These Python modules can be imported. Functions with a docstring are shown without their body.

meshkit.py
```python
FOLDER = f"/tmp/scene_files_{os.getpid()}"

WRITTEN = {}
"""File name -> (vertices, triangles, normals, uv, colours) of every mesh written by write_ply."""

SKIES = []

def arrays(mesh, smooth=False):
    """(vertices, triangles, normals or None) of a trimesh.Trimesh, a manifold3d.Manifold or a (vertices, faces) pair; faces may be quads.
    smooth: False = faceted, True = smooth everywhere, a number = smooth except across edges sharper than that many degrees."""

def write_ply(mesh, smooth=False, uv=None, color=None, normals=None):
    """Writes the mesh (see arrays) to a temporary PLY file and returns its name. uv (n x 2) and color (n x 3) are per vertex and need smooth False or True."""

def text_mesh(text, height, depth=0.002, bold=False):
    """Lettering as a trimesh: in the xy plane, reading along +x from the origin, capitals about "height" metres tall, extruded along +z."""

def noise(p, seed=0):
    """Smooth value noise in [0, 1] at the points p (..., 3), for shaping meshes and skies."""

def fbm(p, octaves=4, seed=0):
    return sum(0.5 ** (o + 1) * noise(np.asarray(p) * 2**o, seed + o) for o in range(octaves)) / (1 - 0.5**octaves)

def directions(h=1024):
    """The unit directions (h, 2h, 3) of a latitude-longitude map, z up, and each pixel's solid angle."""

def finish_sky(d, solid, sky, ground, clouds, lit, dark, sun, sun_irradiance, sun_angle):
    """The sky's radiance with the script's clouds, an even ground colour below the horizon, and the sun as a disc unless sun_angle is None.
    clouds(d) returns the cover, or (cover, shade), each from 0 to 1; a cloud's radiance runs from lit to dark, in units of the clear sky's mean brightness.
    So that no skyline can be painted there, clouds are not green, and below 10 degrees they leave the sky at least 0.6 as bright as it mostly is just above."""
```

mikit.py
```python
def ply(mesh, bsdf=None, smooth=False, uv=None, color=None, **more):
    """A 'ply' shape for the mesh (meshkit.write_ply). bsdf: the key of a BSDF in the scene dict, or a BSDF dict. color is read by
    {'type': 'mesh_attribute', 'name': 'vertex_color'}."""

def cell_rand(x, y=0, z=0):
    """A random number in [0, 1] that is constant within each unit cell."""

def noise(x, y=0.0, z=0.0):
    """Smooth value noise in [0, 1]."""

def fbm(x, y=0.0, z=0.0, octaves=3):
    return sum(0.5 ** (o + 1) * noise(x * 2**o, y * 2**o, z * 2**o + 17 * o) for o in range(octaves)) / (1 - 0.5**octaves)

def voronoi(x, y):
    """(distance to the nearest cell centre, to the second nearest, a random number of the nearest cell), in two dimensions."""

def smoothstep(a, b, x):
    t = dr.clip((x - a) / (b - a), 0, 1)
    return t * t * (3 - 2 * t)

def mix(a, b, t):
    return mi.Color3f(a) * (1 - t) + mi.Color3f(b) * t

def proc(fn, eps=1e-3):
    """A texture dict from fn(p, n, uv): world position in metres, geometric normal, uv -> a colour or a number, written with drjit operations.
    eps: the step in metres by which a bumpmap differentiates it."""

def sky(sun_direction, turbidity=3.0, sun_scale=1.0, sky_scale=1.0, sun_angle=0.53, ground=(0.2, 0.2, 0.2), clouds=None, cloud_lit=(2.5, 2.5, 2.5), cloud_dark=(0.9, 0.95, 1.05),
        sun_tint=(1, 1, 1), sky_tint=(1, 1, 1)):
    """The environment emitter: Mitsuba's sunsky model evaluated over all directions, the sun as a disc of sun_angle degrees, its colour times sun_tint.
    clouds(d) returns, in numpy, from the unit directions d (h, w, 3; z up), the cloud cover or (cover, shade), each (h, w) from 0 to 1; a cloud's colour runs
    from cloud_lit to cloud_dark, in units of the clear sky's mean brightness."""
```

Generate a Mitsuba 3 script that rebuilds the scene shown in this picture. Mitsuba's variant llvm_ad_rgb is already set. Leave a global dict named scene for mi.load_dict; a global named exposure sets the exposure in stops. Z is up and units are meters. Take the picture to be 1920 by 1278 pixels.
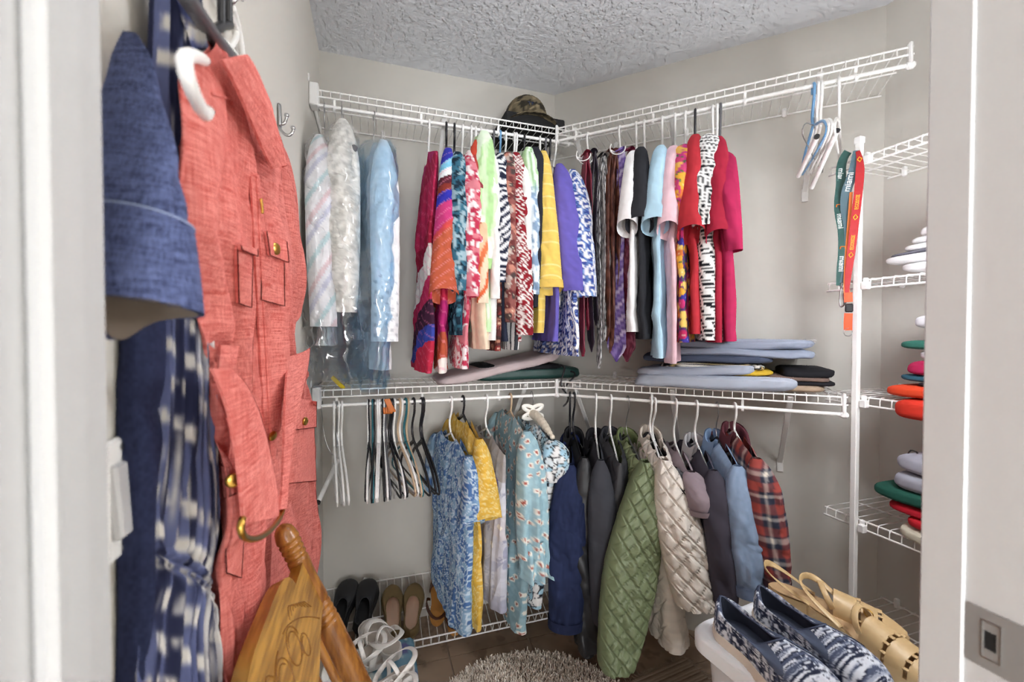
import math, random
import numpy as np, trimesh, mitsuba as mi, mikit, meshkit
from mitsuba import ScalarTransform4f as T4
import drjit as dr
import shapely.geometry as sg

scene, labels = {'type': 'scene'}, {}
rng = np.random.default_rng(7)

# ---------------------------------------------------------------- camera, light, exposure
EYE = np.array([0.0, 0.0, 1.28])
YAW, PITCH, FOCAL = math.radians(18.1), math.radians(1.08), 796.0
FWD = np.array([math.sin(YAW)*math.cos(PITCH), math.cos(YAW)*math.cos(PITCH), -math.sin(PITCH)])
RIGHT = np.array([math.cos(YAW), -math.sin(YAW), 0.0])
UP = np.cross(RIGHT, FWD)
exposure = 0.2
scene['camera'] = {'type': 'thinlens', 'fov': 2*math.degrees(math.atan(960/FOCAL)), 'fov_axis': 'x', 'aperture_radius': 0.0016,
                   'focus_distance': 1.5, 'near_clip': 0.02, 'far_clip': 50.0,
                   'to_world': T4().look_at(origin=EYE.tolist(), target=(EYE+FWD).tolist(), up=[0, 0, 1])}
CLOSET_LAMP = 10.0      # radiance of the closet's ceiling dome
FILL_WINDOW = 17.0           # radiance of an unseen bedroom window, added to light the closet
BEDROOM_FILL = 7.0     # radiance of an unseen bedroom globe, added as fill through the doorway
FILL_LAMP = 38.0        # radiance of the fill globe added beside the doorway for the lower walls


# ---------------------------------------------------------------- helpers
def ray(px, py):
    return FWD + RIGHT*(px-960)/FOCAL - UP*(py-639)/FOCAL


def at(px, py, n, c):
    """The point of the plane n.p = c that stands at a pixel of the photograph."""
    n = np.asarray(n, float); d = ray(px, py)
    return EYE + d*((c - n @ EYE)/(n @ d))


def at_z(px, py, z): return at(px, py, (0, 0, 1), z)


def proj(p):
    q = np.asarray(p, float) - EYE
    return 960 + FOCAL*(q @ RIGHT)/(q @ FWD), 639 - FOCAL*(q @ UP)/(q @ FWD)


def lin(c):
    c = np.asarray(c, float)
    return np.where(c <= 0.04045, c/12.92, ((np.maximum(c, 0)+0.055)/1.055)**2.4)


def hx(s):
    return np.array([int(s[i:i+2], 16)/255 for i in (0, 2, 4)])


def numbered(name):
    if name not in labels and name not in scene and not any(k.startswith(name+'__') for k in (list(labels)+list(scene))):
        return name
    i = 1
    while True:
        k = f'{name}_{i:03d}'
        if k not in labels and k not in scene:
            return k
        i += 1


_used = set()
def fresh(name):
    if name not in _used:
        _used.add(name); return name
    i = 1
    while f'{name}_{i:03d}' in _used: i += 1
    k = f'{name}_{i:03d}'; _used.add(k); return k


def thing(name, label, cat, group=None, kind=None):
    k = fresh(name); d = {'label': label}
    if cat: d['category'] = cat
    if group: d['group'] = group
    if kind: d['kind'] = kind
    labels[k] = d
    return k


def struct(name, label):
    k = fresh(name); labels[k] = {'label': label, 'kind': 'structure'}
    return k


def part(parent, name, mesh, bsdf, smooth=False, label=None, kind=None, uv=None, color=None, **more):
    k = fresh(f'{parent}__{name}')
    scene[k] = mikit.ply(mesh, bsdf, smooth=smooth, uv=uv, color=color, **more) if not isinstance(mesh, dict) else mesh
    if label or kind:
        labels[k] = {}
        if label: labels[k]['label'] = label
        if kind: labels[k]['kind'] = kind
    return k


def whole(key, mesh, bsdf, smooth=False, uv=None, color=None, **more):
    scene[key] = mikit.ply(mesh, bsdf, smooth=smooth, uv=uv, color=color, **more)
    return key


def cat(*ms): return trimesh.util.concatenate([m for m in ms if m is not None])


def box(lo, hi, ch=0.0):
    lo, hi = np.asarray(lo, float), np.asarray(hi, float)
    if ch <= 0:
        m = trimesh.creation.box(extents=hi-lo); m.apply_translation((lo+hi)/2); return m
    e = (hi-lo)/2; pts = []
    for sx in (-1, 1):
        for sy in (-1, 1):
            for sz in (-1, 1):
                s = np.array([sx, sy, sz])
                for k in range(3):
                    o = e-ch; o[k] = e[k]; pts.append(s*o)
    m = trimesh.convex.convex_hull(np.array(pts)); m.apply_translation((lo+hi)/2); return m


def frame_box(c, ex, ey, ez, size, ch=0.0):
    """A box of size (sx, sy, sz) with its own axes, centred at c."""
    s = np.asarray(size, float)/2
    m = box(-s, s, ch); M = np.eye(4); M[:3, 0], M[:3, 1], M[:3, 2], M[:3, 3] = ex, ey, ez, c
    m.apply_transform(M); return m


def tube(path, r, n=8, caps=True, flat=None, ref=None):
    """A tube along a polyline; r a number or one per point; flat: (w, h) half sizes of an elliptic section with w along ref."""
    P = np.asarray(path, float); N = len(P)
    tan = np.gradient(P, axis=0); tan /= np.maximum(np.linalg.norm(tan, axis=1, keepdims=True), 1e-12)
    if ref is not None:
        u = np.asarray(ref, float) - tan*(tan @ np.asarray(ref, float))[:, None]
        u /= np.linalg.norm(u, axis=1, keepdims=True)
    else:
        u = np.zeros_like(P); a = np.array([0, 0, 1.0]) if abs(tan[0, 2]) < 0.9 else np.array([1.0, 0, 0])
        u[0] = np.cross(tan[0], a); u[0] /= np.linalg.norm(u[0])
        for i in range(1, N):
            w = u[i-1] - tan[i]*(u[i-1] @ tan[i]); u[i] = w/max(np.linalg.norm(w), 1e-12)
    v = np.cross(tan, u)
    r = np.broadcast_to(np.asarray(r, float), (N,))
    th = np.arange(n)/n*2*np.pi
    w, h = flat if flat else (1, 1)
    w, h = (np.broadcast_to(np.asarray(k, float), (N,)) for k in (w, h))
    V = P[:, None] + (u[:, None]*np.cos(th)[None, :, None]*w[:, None, None] + v[:, None]*np.sin(th)[None, :, None]*h[:, None, None])*r[:, None, None]
    V = V.reshape(-1, 3); F = grid_faces(N, n, wrap=True)
    if caps:
        a, b = len(V), len(V)+1
        V = np.vstack([V, P[0], P[-1]])
        i = np.arange(n); j = (i+1) % n
        F = np.vstack([F, np.c_[np.full(n, a), i, j], np.c_[np.full(n, b), (N-1)*n+j, (N-1)*n+i]])
    return trimesh.Trimesh(V, F, process=False)


def grid_faces(nv, nu, wrap=False):
    i, j = np.meshgrid(np.arange(nv-1), np.arange(nu if wrap else nu-1), indexing='ij')
    k = (j+1) % nu
    a, b, c, d = i*nu+j, i*nu+k, (i+1)*nu+k, (i+1)*nu+j
    return np.vstack([np.c_[a.ravel(), d.ravel(), c.ravel()], np.c_[a.ravel(), c.ravel(), b.ravel()]])


def lathe(prof, n=24, axis=None, origin=(0, 0, 0)):
    """prof: (r, h) pairs, turned about z (or about axis)."""
    prof = np.asarray(prof, float); th = np.arange(n)/n*2*np.pi
    V = np.stack([prof[:, None, 0]*np.cos(th), prof[:, None, 0]*np.sin(th), np.broadcast_to(prof[:, None, 1], (len(prof), n))], -1).reshape(-1, 3)
    m = trimesh.Trimesh(V, grid_faces(len(prof), n, True)[:, ::-1], process=False)
    if axis is not None:
        m.apply_transform(trimesh.geometry.align_vectors([0, 0, 1], np.asarray(axis, float)/np.linalg.norm(axis)))
    m.apply_translation(origin); return m


def spline(pts, n=40):
    """A smooth curve through the points."""
    from scipy.interpolate import CubicSpline, PchipInterpolator
    P = np.asarray(pts, float)
    d = np.r_[0, np.cumsum(np.linalg.norm(np.diff(P, axis=0), axis=1))]
    return CubicSpline(d, P)(np.linspace(0, d[-1], n))


def curve(xs, ys, x):
    from scipy.interpolate import PchipInterpolator
    return PchipInterpolator(xs, ys, axis=0)(x)


def fbm(p, o=3, seed=0): return meshkit.fbm(np.asarray(p, float)+100.0, o, seed)


def mixc(a, b, t):
    t = np.clip(np.asarray(t), 0, 1)[..., None]
    return np.asarray(a)*(1-t)+np.asarray(b)*t


def step(a, b, x):
    t = np.clip((x-a)/(b-a), 0, 1); return t*t*(3-2*t)


def vor(x, y, seed=0):
    """numpy voronoi: (first, second distance, random of the cell)."""
    x, y = np.broadcast_arrays(np.asarray(x, float), np.asarray(y, float))
    f1 = np.full(x.shape, 9.0); f2 = f1.copy(); wh = np.zeros(x.shape)
    def h(cx, cy, k):
        a = (cx.astype(np.int64)*374761393 + cy.astype(np.int64)*668265263 + (k+seed*31)*2147483647) & 0xFFFFFFFF
        a = ((a ^ (a >> 13))*1274126177) & 0xFFFFFFFF
        return ((a ^ (a >> 16)) & 0xFFFFFF)/16777215.0
    for a in (-1, 0, 1):
        for b in (-1, 0, 1):
            cx, cy = np.floor(x)+a, np.floor(y)+b
            d = np.hypot(cx+h(cx, cy, 1)-x, cy+h(cx, cy, 2)-y)
            f2 = np.where(d < f1, f1, np.minimum(f2, d)); wh = np.where(d < f1, h(cx, cy, 3), wh); f1 = np.minimum(f1, d)
    return f1, f2, wh


# ---------------------------------------------------------------- materials
def rgb(c): return {'type': 'rgb', 'value': [float(x) for x in lin(c)]}


def plain(key, c, rough=0.5, metal=0.0, spec=0.5, **more):
    scene[key] = {'type': 'twosided', 'b': {'type': 'principled', 'base_color': rgb(c), 'roughness': rough, 'metallic': metal, 'specular': spec, **more}}


def f_wall(p, n, uv):
    return 0.0011*mikit.fbm(p.x*55, p.y*55, p.z*55, 2) + 0.0006*mikit.noise(p.x*160, p.y*160, p.z*160)


def f_ceil(p, n, uv):
    v = mikit.fbm(p.x*62, p.y*62, 0, 3)
    return 0.0042*mikit.smoothstep(0.42, 0.58, v) + 0.0012*mikit.noise(p.x*150, p.y*150)


def f_wallcol(p, n, uv):
    v = mikit.fbm(p.x*3, p.y*3, p.z*3, 3)
    return mikit.mix(lin(hx('c8c4bc')).tolist(), lin(hx('cdc9c1')).tolist(), v)


scene['wall_paint'] = {'type': 'twosided', 'b': {'type': 'bumpmap', 'arbitrary': mikit.proc(f_wall), 'scale': 1.0,
                       'b': {'type': 'principled', 'base_color': mikit.proc(f_wallcol), 'roughness': 0.65, 'specular': 0.3}}}
scene['ceiling_paint'] = {'type': 'twosided', 'b': {'type': 'bumpmap', 'arbitrary': mikit.proc(f_ceil, eps=2e-3), 'scale': 1.0,
                          'b': {'type': 'diffuse', 'reflectance': rgb(hx('d9dbdf'))}}}
plain('white_wire', hx('f1f0ec'), 0.35)
plain('white_paint', hx('c0c0c1'), 0.38)
plain('bedroom_paint', hx('e9e7e3'), 0.8)
plain('chrome', hx('c9c9c9'), 0.16, 1.0)
plain('steel', hx('a9a9a9'), 0.3, 1.0)
plain('satin_nickel', hx('9c9c9c'), 0.42, 0.55)
plain('black_void', hx('101010'), 0.8)
plain('white_plastic', hx('f0efec'), 0.3)
plain('black_plastic', hx('1d1d20'), 0.28)
plain('gray_plastic', hx('5c5c60'), 0.35)
plain('teal_plastic', hx('23606a'), 0.3)
plain('blue_plastic', hx('6b9cc6'), 0.3)
plain('tan_plastic', hx('b9a184'), 0.4)
plain('gold', hx('c9a04e'), 0.25, 1.0)
plain('yellow_tag', hx('e2c22a'), 0.4)
plain('orange_ribbon', hx('c06a2c'), 0.5)
scene['cloth'] = {'type': 'twosided', 'b': {'type': 'principled', 'base_color': {'type': 'mesh_attribute', 'name': 'vertex_color'}, 'roughness': 0.85, 'specular': 0.2, 'sheen': 0.25}}
scene['satin'] = {'type': 'twosided', 'b': {'type': 'principled', 'base_color': {'type': 'mesh_attribute', 'name': 'vertex_color'}, 'roughness': 0.42, 'specular': 0.5}}
scene['nylon'] = {'type': 'twosided', 'b': {'type': 'principled', 'base_color': {'type': 'mesh_attribute', 'name': 'vertex_color'}, 'roughness': 0.5, 'specular': 0.5}}

# ---------------------------------------------------------------- the room
XL, XR, YB, ZC = -0.205, 1.735, 1.925, 2.44
CB = np.array([0.848, YB])                                # corner of back and diagonal wall
ND = np.array([1, 1, 0])/math.sqrt(2); CD = float(ND[:2] @ CB)
YD = CD*math.sqrt(2)-XR                                   # where the diagonal meets the right wall
YF0, YF1 = 0.185, 0.30                                    # front wall (with the doorway)
DX0, DX1, DZ = -0.147, 0.571, 2.03                        # door opening
W = 0.1


def prism(poly, z0, z1):
    m = trimesh.creation.extrude_polygon(sg.Polygon(poly), z1-z0, engine='earcut'); m.apply_translation([0, 0, z0]); return m


k = struct('wall_left', 'greige painted closet wall with robe hooks behind the hanging dresses')
whole(k, prism([(XL, YF0), (XL, YB), (XL-W, YB), (XL-W, YF0)], 0, ZC), 'wall_paint')
k = struct('wall_back', 'greige painted closet wall behind the empty hangers')
whole(k, prism([(XL-W, YB), (CB[0], YB), (CB[0]+0.06, YB+W), (XL-W, YB+W)], 0, ZC), 'wall_paint')
k = struct('wall_diagonal', 'greige painted angled closet wall behind the ties and jackets')
whole(k, prism([CB, (XR, YD), (XR+W, YD+0.04), (CB[0]+0.06, YB+W)], 0, ZC), 'wall_paint')
k = struct('wall_right', 'greige painted closet wall behind the corner shelves of folded clothes')
whole(k, prism([(XR, YD), (XR, YF0), (XR+W, YF0), (XR+W, YD+0.04)], 0, ZC), 'wall_paint')
k = struct('wall_front', 'closet wall with the doorway that frames the view')
whole(k, cat(box((-3.0, YF0, 0), (DX0-0.02, YF1, ZC)), box((DX1+0.02, YF0, 0), (2.6, YF1, ZC)), box((DX0-0.02, YF0, DZ+0.02), (DX1+0.02, YF1, ZC))), 'wall_paint')
k = struct('ceiling', 'white closet ceiling with knockdown texture')
whole(k, prism([(XL-W, YF1), (XL-W, YB+W), (CB[0]+0.06, YB+W), (XR+W, YD+0.04), (XR+W, YF1)], ZC, ZC+0.05), 'ceiling_paint')

# floor: a bed of grout and square tiles
k = struct('floor', 'brown tile floor with pale grout lines')
poly_f = sg.Polygon([(XL, YF0-0.2), (XL, YB), tuple(CB), (XR, YD), (XR, YF0-0.2)])
plain('grout', hx('8d7d6f'), 0.9)


def f_tile(p, n, uv):
    v = mikit.fbm(p.x*5, p.y*5, 3, 4); w = mikit.fbm(p.x*22+7, p.y*22, 1, 3)
    c = mikit.mix(lin(hx('86705d')).tolist(), lin(hx('a8917c')).tolist(), mikit.smoothstep(0.3, 0.7, v))
    return mikit.mix(c, lin(hx('6d5849')).tolist(), 0.5*mikit.smoothstep(0.55, 0.75, w))


scene['tile_glaze'] = {'type': 'twosided', 'b': {'type': 'principled', 'base_color': mikit.proc(f_tile), 'roughness': 0.42}}
part(k, 'grout_bed', prism(list(poly_f.exterior.coords)[:-1], -0.05, -0.004), 'grout', label='pale grout between the tiles')
TS = 0.33
for iy in range(-1, 7):
    for ix in range(-2, 7):
        y1 = 1.648-(iy-1)*TS; x0 = -0.05+ix*TS
        q = sg.box(x0+0.003, y1-TS+0.003, x0+TS-0.003, y1-0.003).intersection(poly_f)
        if q.is_empty or q.area < 1e-4 or q.geom_type != 'Polygon': continue
        part(k, 'tile', prism(list(q.exterior.coords)[:-1], -0.006, 0.0), 'tile_glaze')

# the bedroom behind the camera; its window is added and sized to light the closet
BX0, BX1, BY0 = -3.0, 2.6, -3.4
k = struct('wall_bedroom', 'pale bedroom wall behind the camera')
WX0, WX1, WZ0, WZ1 = -1.15, 0.50, 0.20, 1.50
whole(k, cat(box((BX0, BY0-0.1, 0), (WX0, BY0, ZC)), box((WX1, BY0-0.1, 0), (BX1, BY0, ZC)), box((WX0, BY0-0.1, 0), (WX1, BY0, WZ0)), box((WX0, BY0-0.1, WZ1), (WX1, BY0, ZC)),
             box((BX0-0.1, BY0-0.1, 0), (BX0, YF1, ZC)), box((BX1, BY0-0.1, 0), (BX1+0.1, YF1, ZC))), 'bedroom_paint')
k = struct('ceiling_bedroom', 'white bedroom ceiling')
whole(k, box((BX0-0.1, BY0-0.1, ZC), (BX1+0.1, YF1, ZC+0.05)), 'bedroom_paint')
k = struct('floor_bedroom', 'pale bedroom floor')
whole(k, cat(box((BX0, BY0, -0.05), (BX1, YF0-0.2, -0.001)), box((BX0, YF0-0.2, -0.05), (XL, YF1, -0.001)), box((XR, YF0-0.2, -0.05), (BX1, YF1, -0.001))), 'bedroom_paint')
k = struct('added_window_1', 'unseen bedroom window added behind the camera to light the closet')
part(k, 'pane', trimesh.Trimesh([(WX1, BY0-0.05, WZ0), (WX0, BY0-0.05, WZ0), (WX0, BY0-0.05, WZ1), (WX1, BY0-0.05, WZ1)], [(0, 1, 2), (0, 2, 3)], process=False), 'white_plastic',
     emitter={'type': 'area', 'radiance': {'type': 'rgb', 'value': [FILL_WINDOW*0.97, FILL_WINDOW, FILL_WINDOW*1.05]}})
part(k, 'frame', cat(box((WX0, BY0-0.06, WZ0), (WX0+0.05, BY0, WZ1)), box((WX1-0.05, BY0-0.06, WZ0), (WX1, BY0, WZ1)), box((WX0, BY0-0.06, WZ1-0.05), (WX1, BY0, WZ1)), box((WX0, BY0-0.06, WZ0), (WX1, BY0, WZ0+0.05))), 'white_paint')


def globe_lamp(x, y, z, r, power, label):
    k = thing('ceiling_light', label, 'ceiling light')
    part(k, 'canopy', lathe([(0.0, ZC), (0.065, ZC), (0.062, ZC-0.018), (0.012, ZC-0.026), (0.008, z+r*0.9), (0.04, z+r*0.93), (0.042, z+r*0.84), (0.0, z+r*0.84)], 32, origin=(x, y, 0)), 'white_plastic', 40)
    m = trimesh.creation.uv_sphere(radius=r, count=[20, 28]); m.apply_translation((x, y, z))
    part(k, 'shade', m, 'white_plastic', True, emitter={'type': 'area', 'radiance': {'type': 'rgb', 'value': [power*0.96, power, power*1.05]}})


globe_lamp(0.62, 0.60, 2.05, 0.11, CLOSET_LAMP, 'white glass globe light hanging from the closet ceiling')
globe_lamp(0.30, -1.4, 2.13, 0.14, BEDROOM_FILL, 'unseen white glass globe light added in the bedroom as fill')  # the bedroom globe is added fill light, out of view

k = thing('added_wall_light', 'unseen white globe added on the front wall to brighten the lower closet', 'wall light')  # invented lamp out of view, added because the lower walls were dark
part(k, 'backplate', lathe([(0, 0.022), (0.045, 0.020), (0.05, 0.0), (0, 0.0)], 28, axis=(0, 1, 0), origin=(1.12, YF1, 1.44)), 'white_plastic', 40)
part(k, 'arm', tube([(1.12, YF1+0.015, 1.44), (1.12, YF1+0.05, 1.44)], 0.012, 12), 'white_plastic', 50)
m = trimesh.creation.uv_sphere(radius=0.10, count=[18, 26]); m.apply_translation((1.12, YF1+0.14, 1.44))
part(k, 'shade', m, 'white_plastic', True, emitter={'type': 'area', 'radiance': {'type': 'rgb', 'value': [FILL_LAMP*0.96, FILL_LAMP, FILL_LAMP*1.05]}})

# door jamb and casing
t1 = struct('trim_1', 'white painted door jamb on the left with its stop moulding')
part(t1, 'jamb', box((DX0-0.018, YF0-0.008, 0), (DX0, YF1+0.008, DZ), 0.002), 'white_paint')
part(t1, 'stop', box((DX0-0.001, 0.245, 0), (DX0+0.009, 0.273, DZ), 0.003), 'white_paint')
part(t1, 'casing', box((XL+0.0015, YF1, 0), (DX0-0.006, YF1+0.016, DZ+0.05), 0.004), 'white_paint')
t2 = struct('trim_2', 'white painted door jamb on the right with the strike plate')
part(t2, 'jamb', box((DX1, YF0-0.008, 0), (DX1+0.018, YF1, DZ), 0.002), 'white_paint')
part(t2, 'stop', box((DX1-0.004, 0.262, 0), (DX1+0.001, 0.299, DZ), 0.002), 'white_paint')
part(t2, 'casing', box((DX1+0.03, YF1, 0), (DX1+0.088, YF1+0.016, DZ+0.05), 0.004), 'white_paint')
t3 = struct('trim_3', 'white painted head of the door frame')
whole(t3, box((DX0-0.018, YF0-0.008, DZ), (DX1+0.018, YF1+0.008, DZ+0.018), 0.002), 'white_paint')

# ---------------------------------------------------------------- wire shelves
EB_T, EB_A = np.array([1.0, 0, 0]), np.array([0, -1.0, 0])
ED_T, ED_A = np.array([1, -1, 0])/math.sqrt(2), -ND
ER_T, ER_A = np.array([0, -1.0, 0]), np.array([-1.0, 0, 0])
ZAX = np.array([0, 0, 1.0])


def wire_shelf(label, P0, t, a, length, depth, rod=False, lip=-0.028, slope=0.0, name='wire_shelf', pitch=0.0305, braces=(), clips=(), ends=(), rod_ends=(0, 0), cut=0.0):
    """P0: the wall end of the shelf where it starts; t along the wall, a away from it; cut shortens the front at the start."""
    k = thing(name, label, 'wire shelf')
    P0 = np.asarray(P0, float); ah = a*math.cos(slope) - ZAX*math.sin(slope); up = ZAX*math.cos(slope) + a*math.sin(slope)
    front = lambda s: P0 + t*s + ah*depth
    def line(name, off_a, off_z, r, s0=0.0, s1=length):
        part(k, name, tube([P0+t*s0+ah*off_a+up*off_z, P0+t*s1+ah*off_a+up*off_z], r, 8), 'white_wire', 50)
    line('back_wire', 0.006, -0.003, 0.0032)
    line('middle_wire', depth*0.52, -0.004, 0.0028, cut*0.5)
    line('front_wire', depth-0.004, -0.004, 0.0032, cut)
    line('lip_wire', depth, lip, 0.0032, cut)
    n = int((length-cut)/pitch)
    for i in range(n+1):
        s = min(0.008+i*pitch, length-0.004)
        off = cut*0.0
        p = P0+t*(s+cut)
        part(k, 'cross_wire', tube([p+ah*0.0, p+ah*(depth-0.006), p+ah*(depth-0.001)+up*np.sign(lip)*0.003, p+ah*(depth+0.001)+up*lip*0.5, p+ah*(depth+0.001)+up*lip], 0.0016, 5), 'white_wire', 60)
    for s in clips:
        p = P0+t*s
        part(k, 'wall_clip', cat(frame_box(p+a*0.007+ZAX*0.004, t, a, ZAX, (0.016, 0.014, 0.034), 0.004), tube([p+a*0.013+ZAX*0.012, p+a*0.0155+ZAX*0.012], 0.003, 8)), 'white_plastic', 40)
    for s in braces:
        f = front(s)-ah*0.012+ZAX*(-0.012); w = P0+t*s+a*0.004-ZAX*0.31
        d = (w-f)/np.linalg.norm(w-f)
        part(k, 'support_brace', cat(frame_box((f+w)/2, t, d, np.cross(t, d), (0.018, np.linalg.norm(w-f), 0.006), 0.002), frame_box(w-ZAX*0.012, t, a, ZAX, (0.022, 0.006, 0.05), 0.002)), 'white_wire')
    if rod:
        r0, r1 = rod_ends
        zc = -0.058
        part(k, 'hang_rod', tube([front(cut+r0)+ZAX*zc, front(length+r1)+ZAX*zc], 0.0062, 12), 'white_wire', 50)
        ss = np.arange(cut+0.08, length, 0.30)
        for s in ss:
            f = front(s)
            part(k, 'rod_hook', tube(spline([f+ZAX*(-0.026), f+ZAX*(-0.04)-a*0.008, f+ZAX*(zc-0.004)-a*0.010, f+ZAX*(zc-0.011), f+ZAX*(zc-0.004)+a*0.009], 12), 0.0022, 6, flat=(1, 2.2), ref=a), 'white_plastic', 50)
    for s in ends:
        f = front(s)
        part(k, 'end_cap', cat(frame_box(f+ZAX*(-0.014)-a*0.004, t, a, ZAX, (0.010, 0.022, 0.044), 0.003), frame_box(f+ZAX*(-0.044), t, a, ZAX, (0.010, 0.018, 0.034), 0.003), frame_box(f+ZAX*(-0.06), t, a, ZAX, (0.024, 0.019, 0.019), 0.005)), 'white_plastic', 40)
    return k


def end_bracket(label, P, t, a, depth):
    k = thing('shelf_end_bracket', label, 'bracket')
    c = P+a*(depth-0.005)+t*0.016-ZAX*0.028
    part(k, 'cover', frame_box(c, t, a, ZAX, (0.030, 0.05, 0.078), 0.004), 'white_plastic', 40)
    part(k, 'rail_arm', frame_box(P+a*depth*0.5+t*0.004-ZAX*0.018, t, a, ZAX, (0.006, depth, 0.03), 0.002), 'white_plastic')
    part(k, 'peg', tube([P+a*(depth+0.02)+ZAX*0.012, P+a*(depth+0.02)+ZAX*0.034], 0.004, 8), 'white_plastic', 50)
    return k


SD = 0.305
ZU, ZL = 2.126, 1.082
LD_LEN = float(np.linalg.norm(np.array([XR, YD])-CB))
B0 = np.array([XL, YB, 0.0]); D0 = np.array([CB[0], CB[1], 0.0])
wire_shelf('white wire shelf with hang rod high on the back wall under the camouflage cap', B0+ZAX*ZU, EB_T, EB_A, CB[0]-XL-0.01, SD, True, clips=(0.25, 0.75), braces=(0.47,), rod_ends=(0.02, -0.04))
wire_shelf('white wire shelf with hang rod high on the angled wall above the ties and tees', D0+ZAX*ZU+ED_T*0.0, ED_T, ED_A, LD_LEN-0.012, SD, True, clips=(0.3, 0.6, 0.95), braces=(0.20, 0.57, 1.02), ends=(0.128, LD_LEN-0.02), cut=0.128)
wire_shelf('white wire shelf and rod at mid height on the back wall', B0+ZAX*ZL, EB_T, EB_A, CB[0]-XL-0.01, SD, True, clips=(0.25, 0.75), braces=(0.80,), rod_ends=(0.02, -0.08))
wire_shelf('white wire shelf and rod at mid height on the angled wall under the folded jeans', D0+ZAX*ZL, ED_T, ED_A, 1.10, SD, True, clips=(0.3, 0.6, 1.07), braces=(0.20, 0.58, 0.95), ends=(0.13, 1.09), cut=0.13)
end_bracket('white plastic end bracket of the upper back shelf on the left wall', B0+ZAX*ZU, EB_T, EB_A, SD)
end_bracket('white plastic end bracket of the middle back shelf on the left wall', B0+ZAX*ZL, EB_T, EB_A, SD)
# slanted shoe shelf
SL = math.asin((0.205-0.085)/0.325)
wire_shelf('white slanted wire shoe shelf low on the back wall with shoes on it', B0+np.array([0.004, 0, 0.205]), EB_T, EB_A, CB[0]-XL-0.02, 0.325, False, lip=0.045, slope=SL, name='shoe_shelf', clips=(0.16, 0.46, 0.76))
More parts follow.
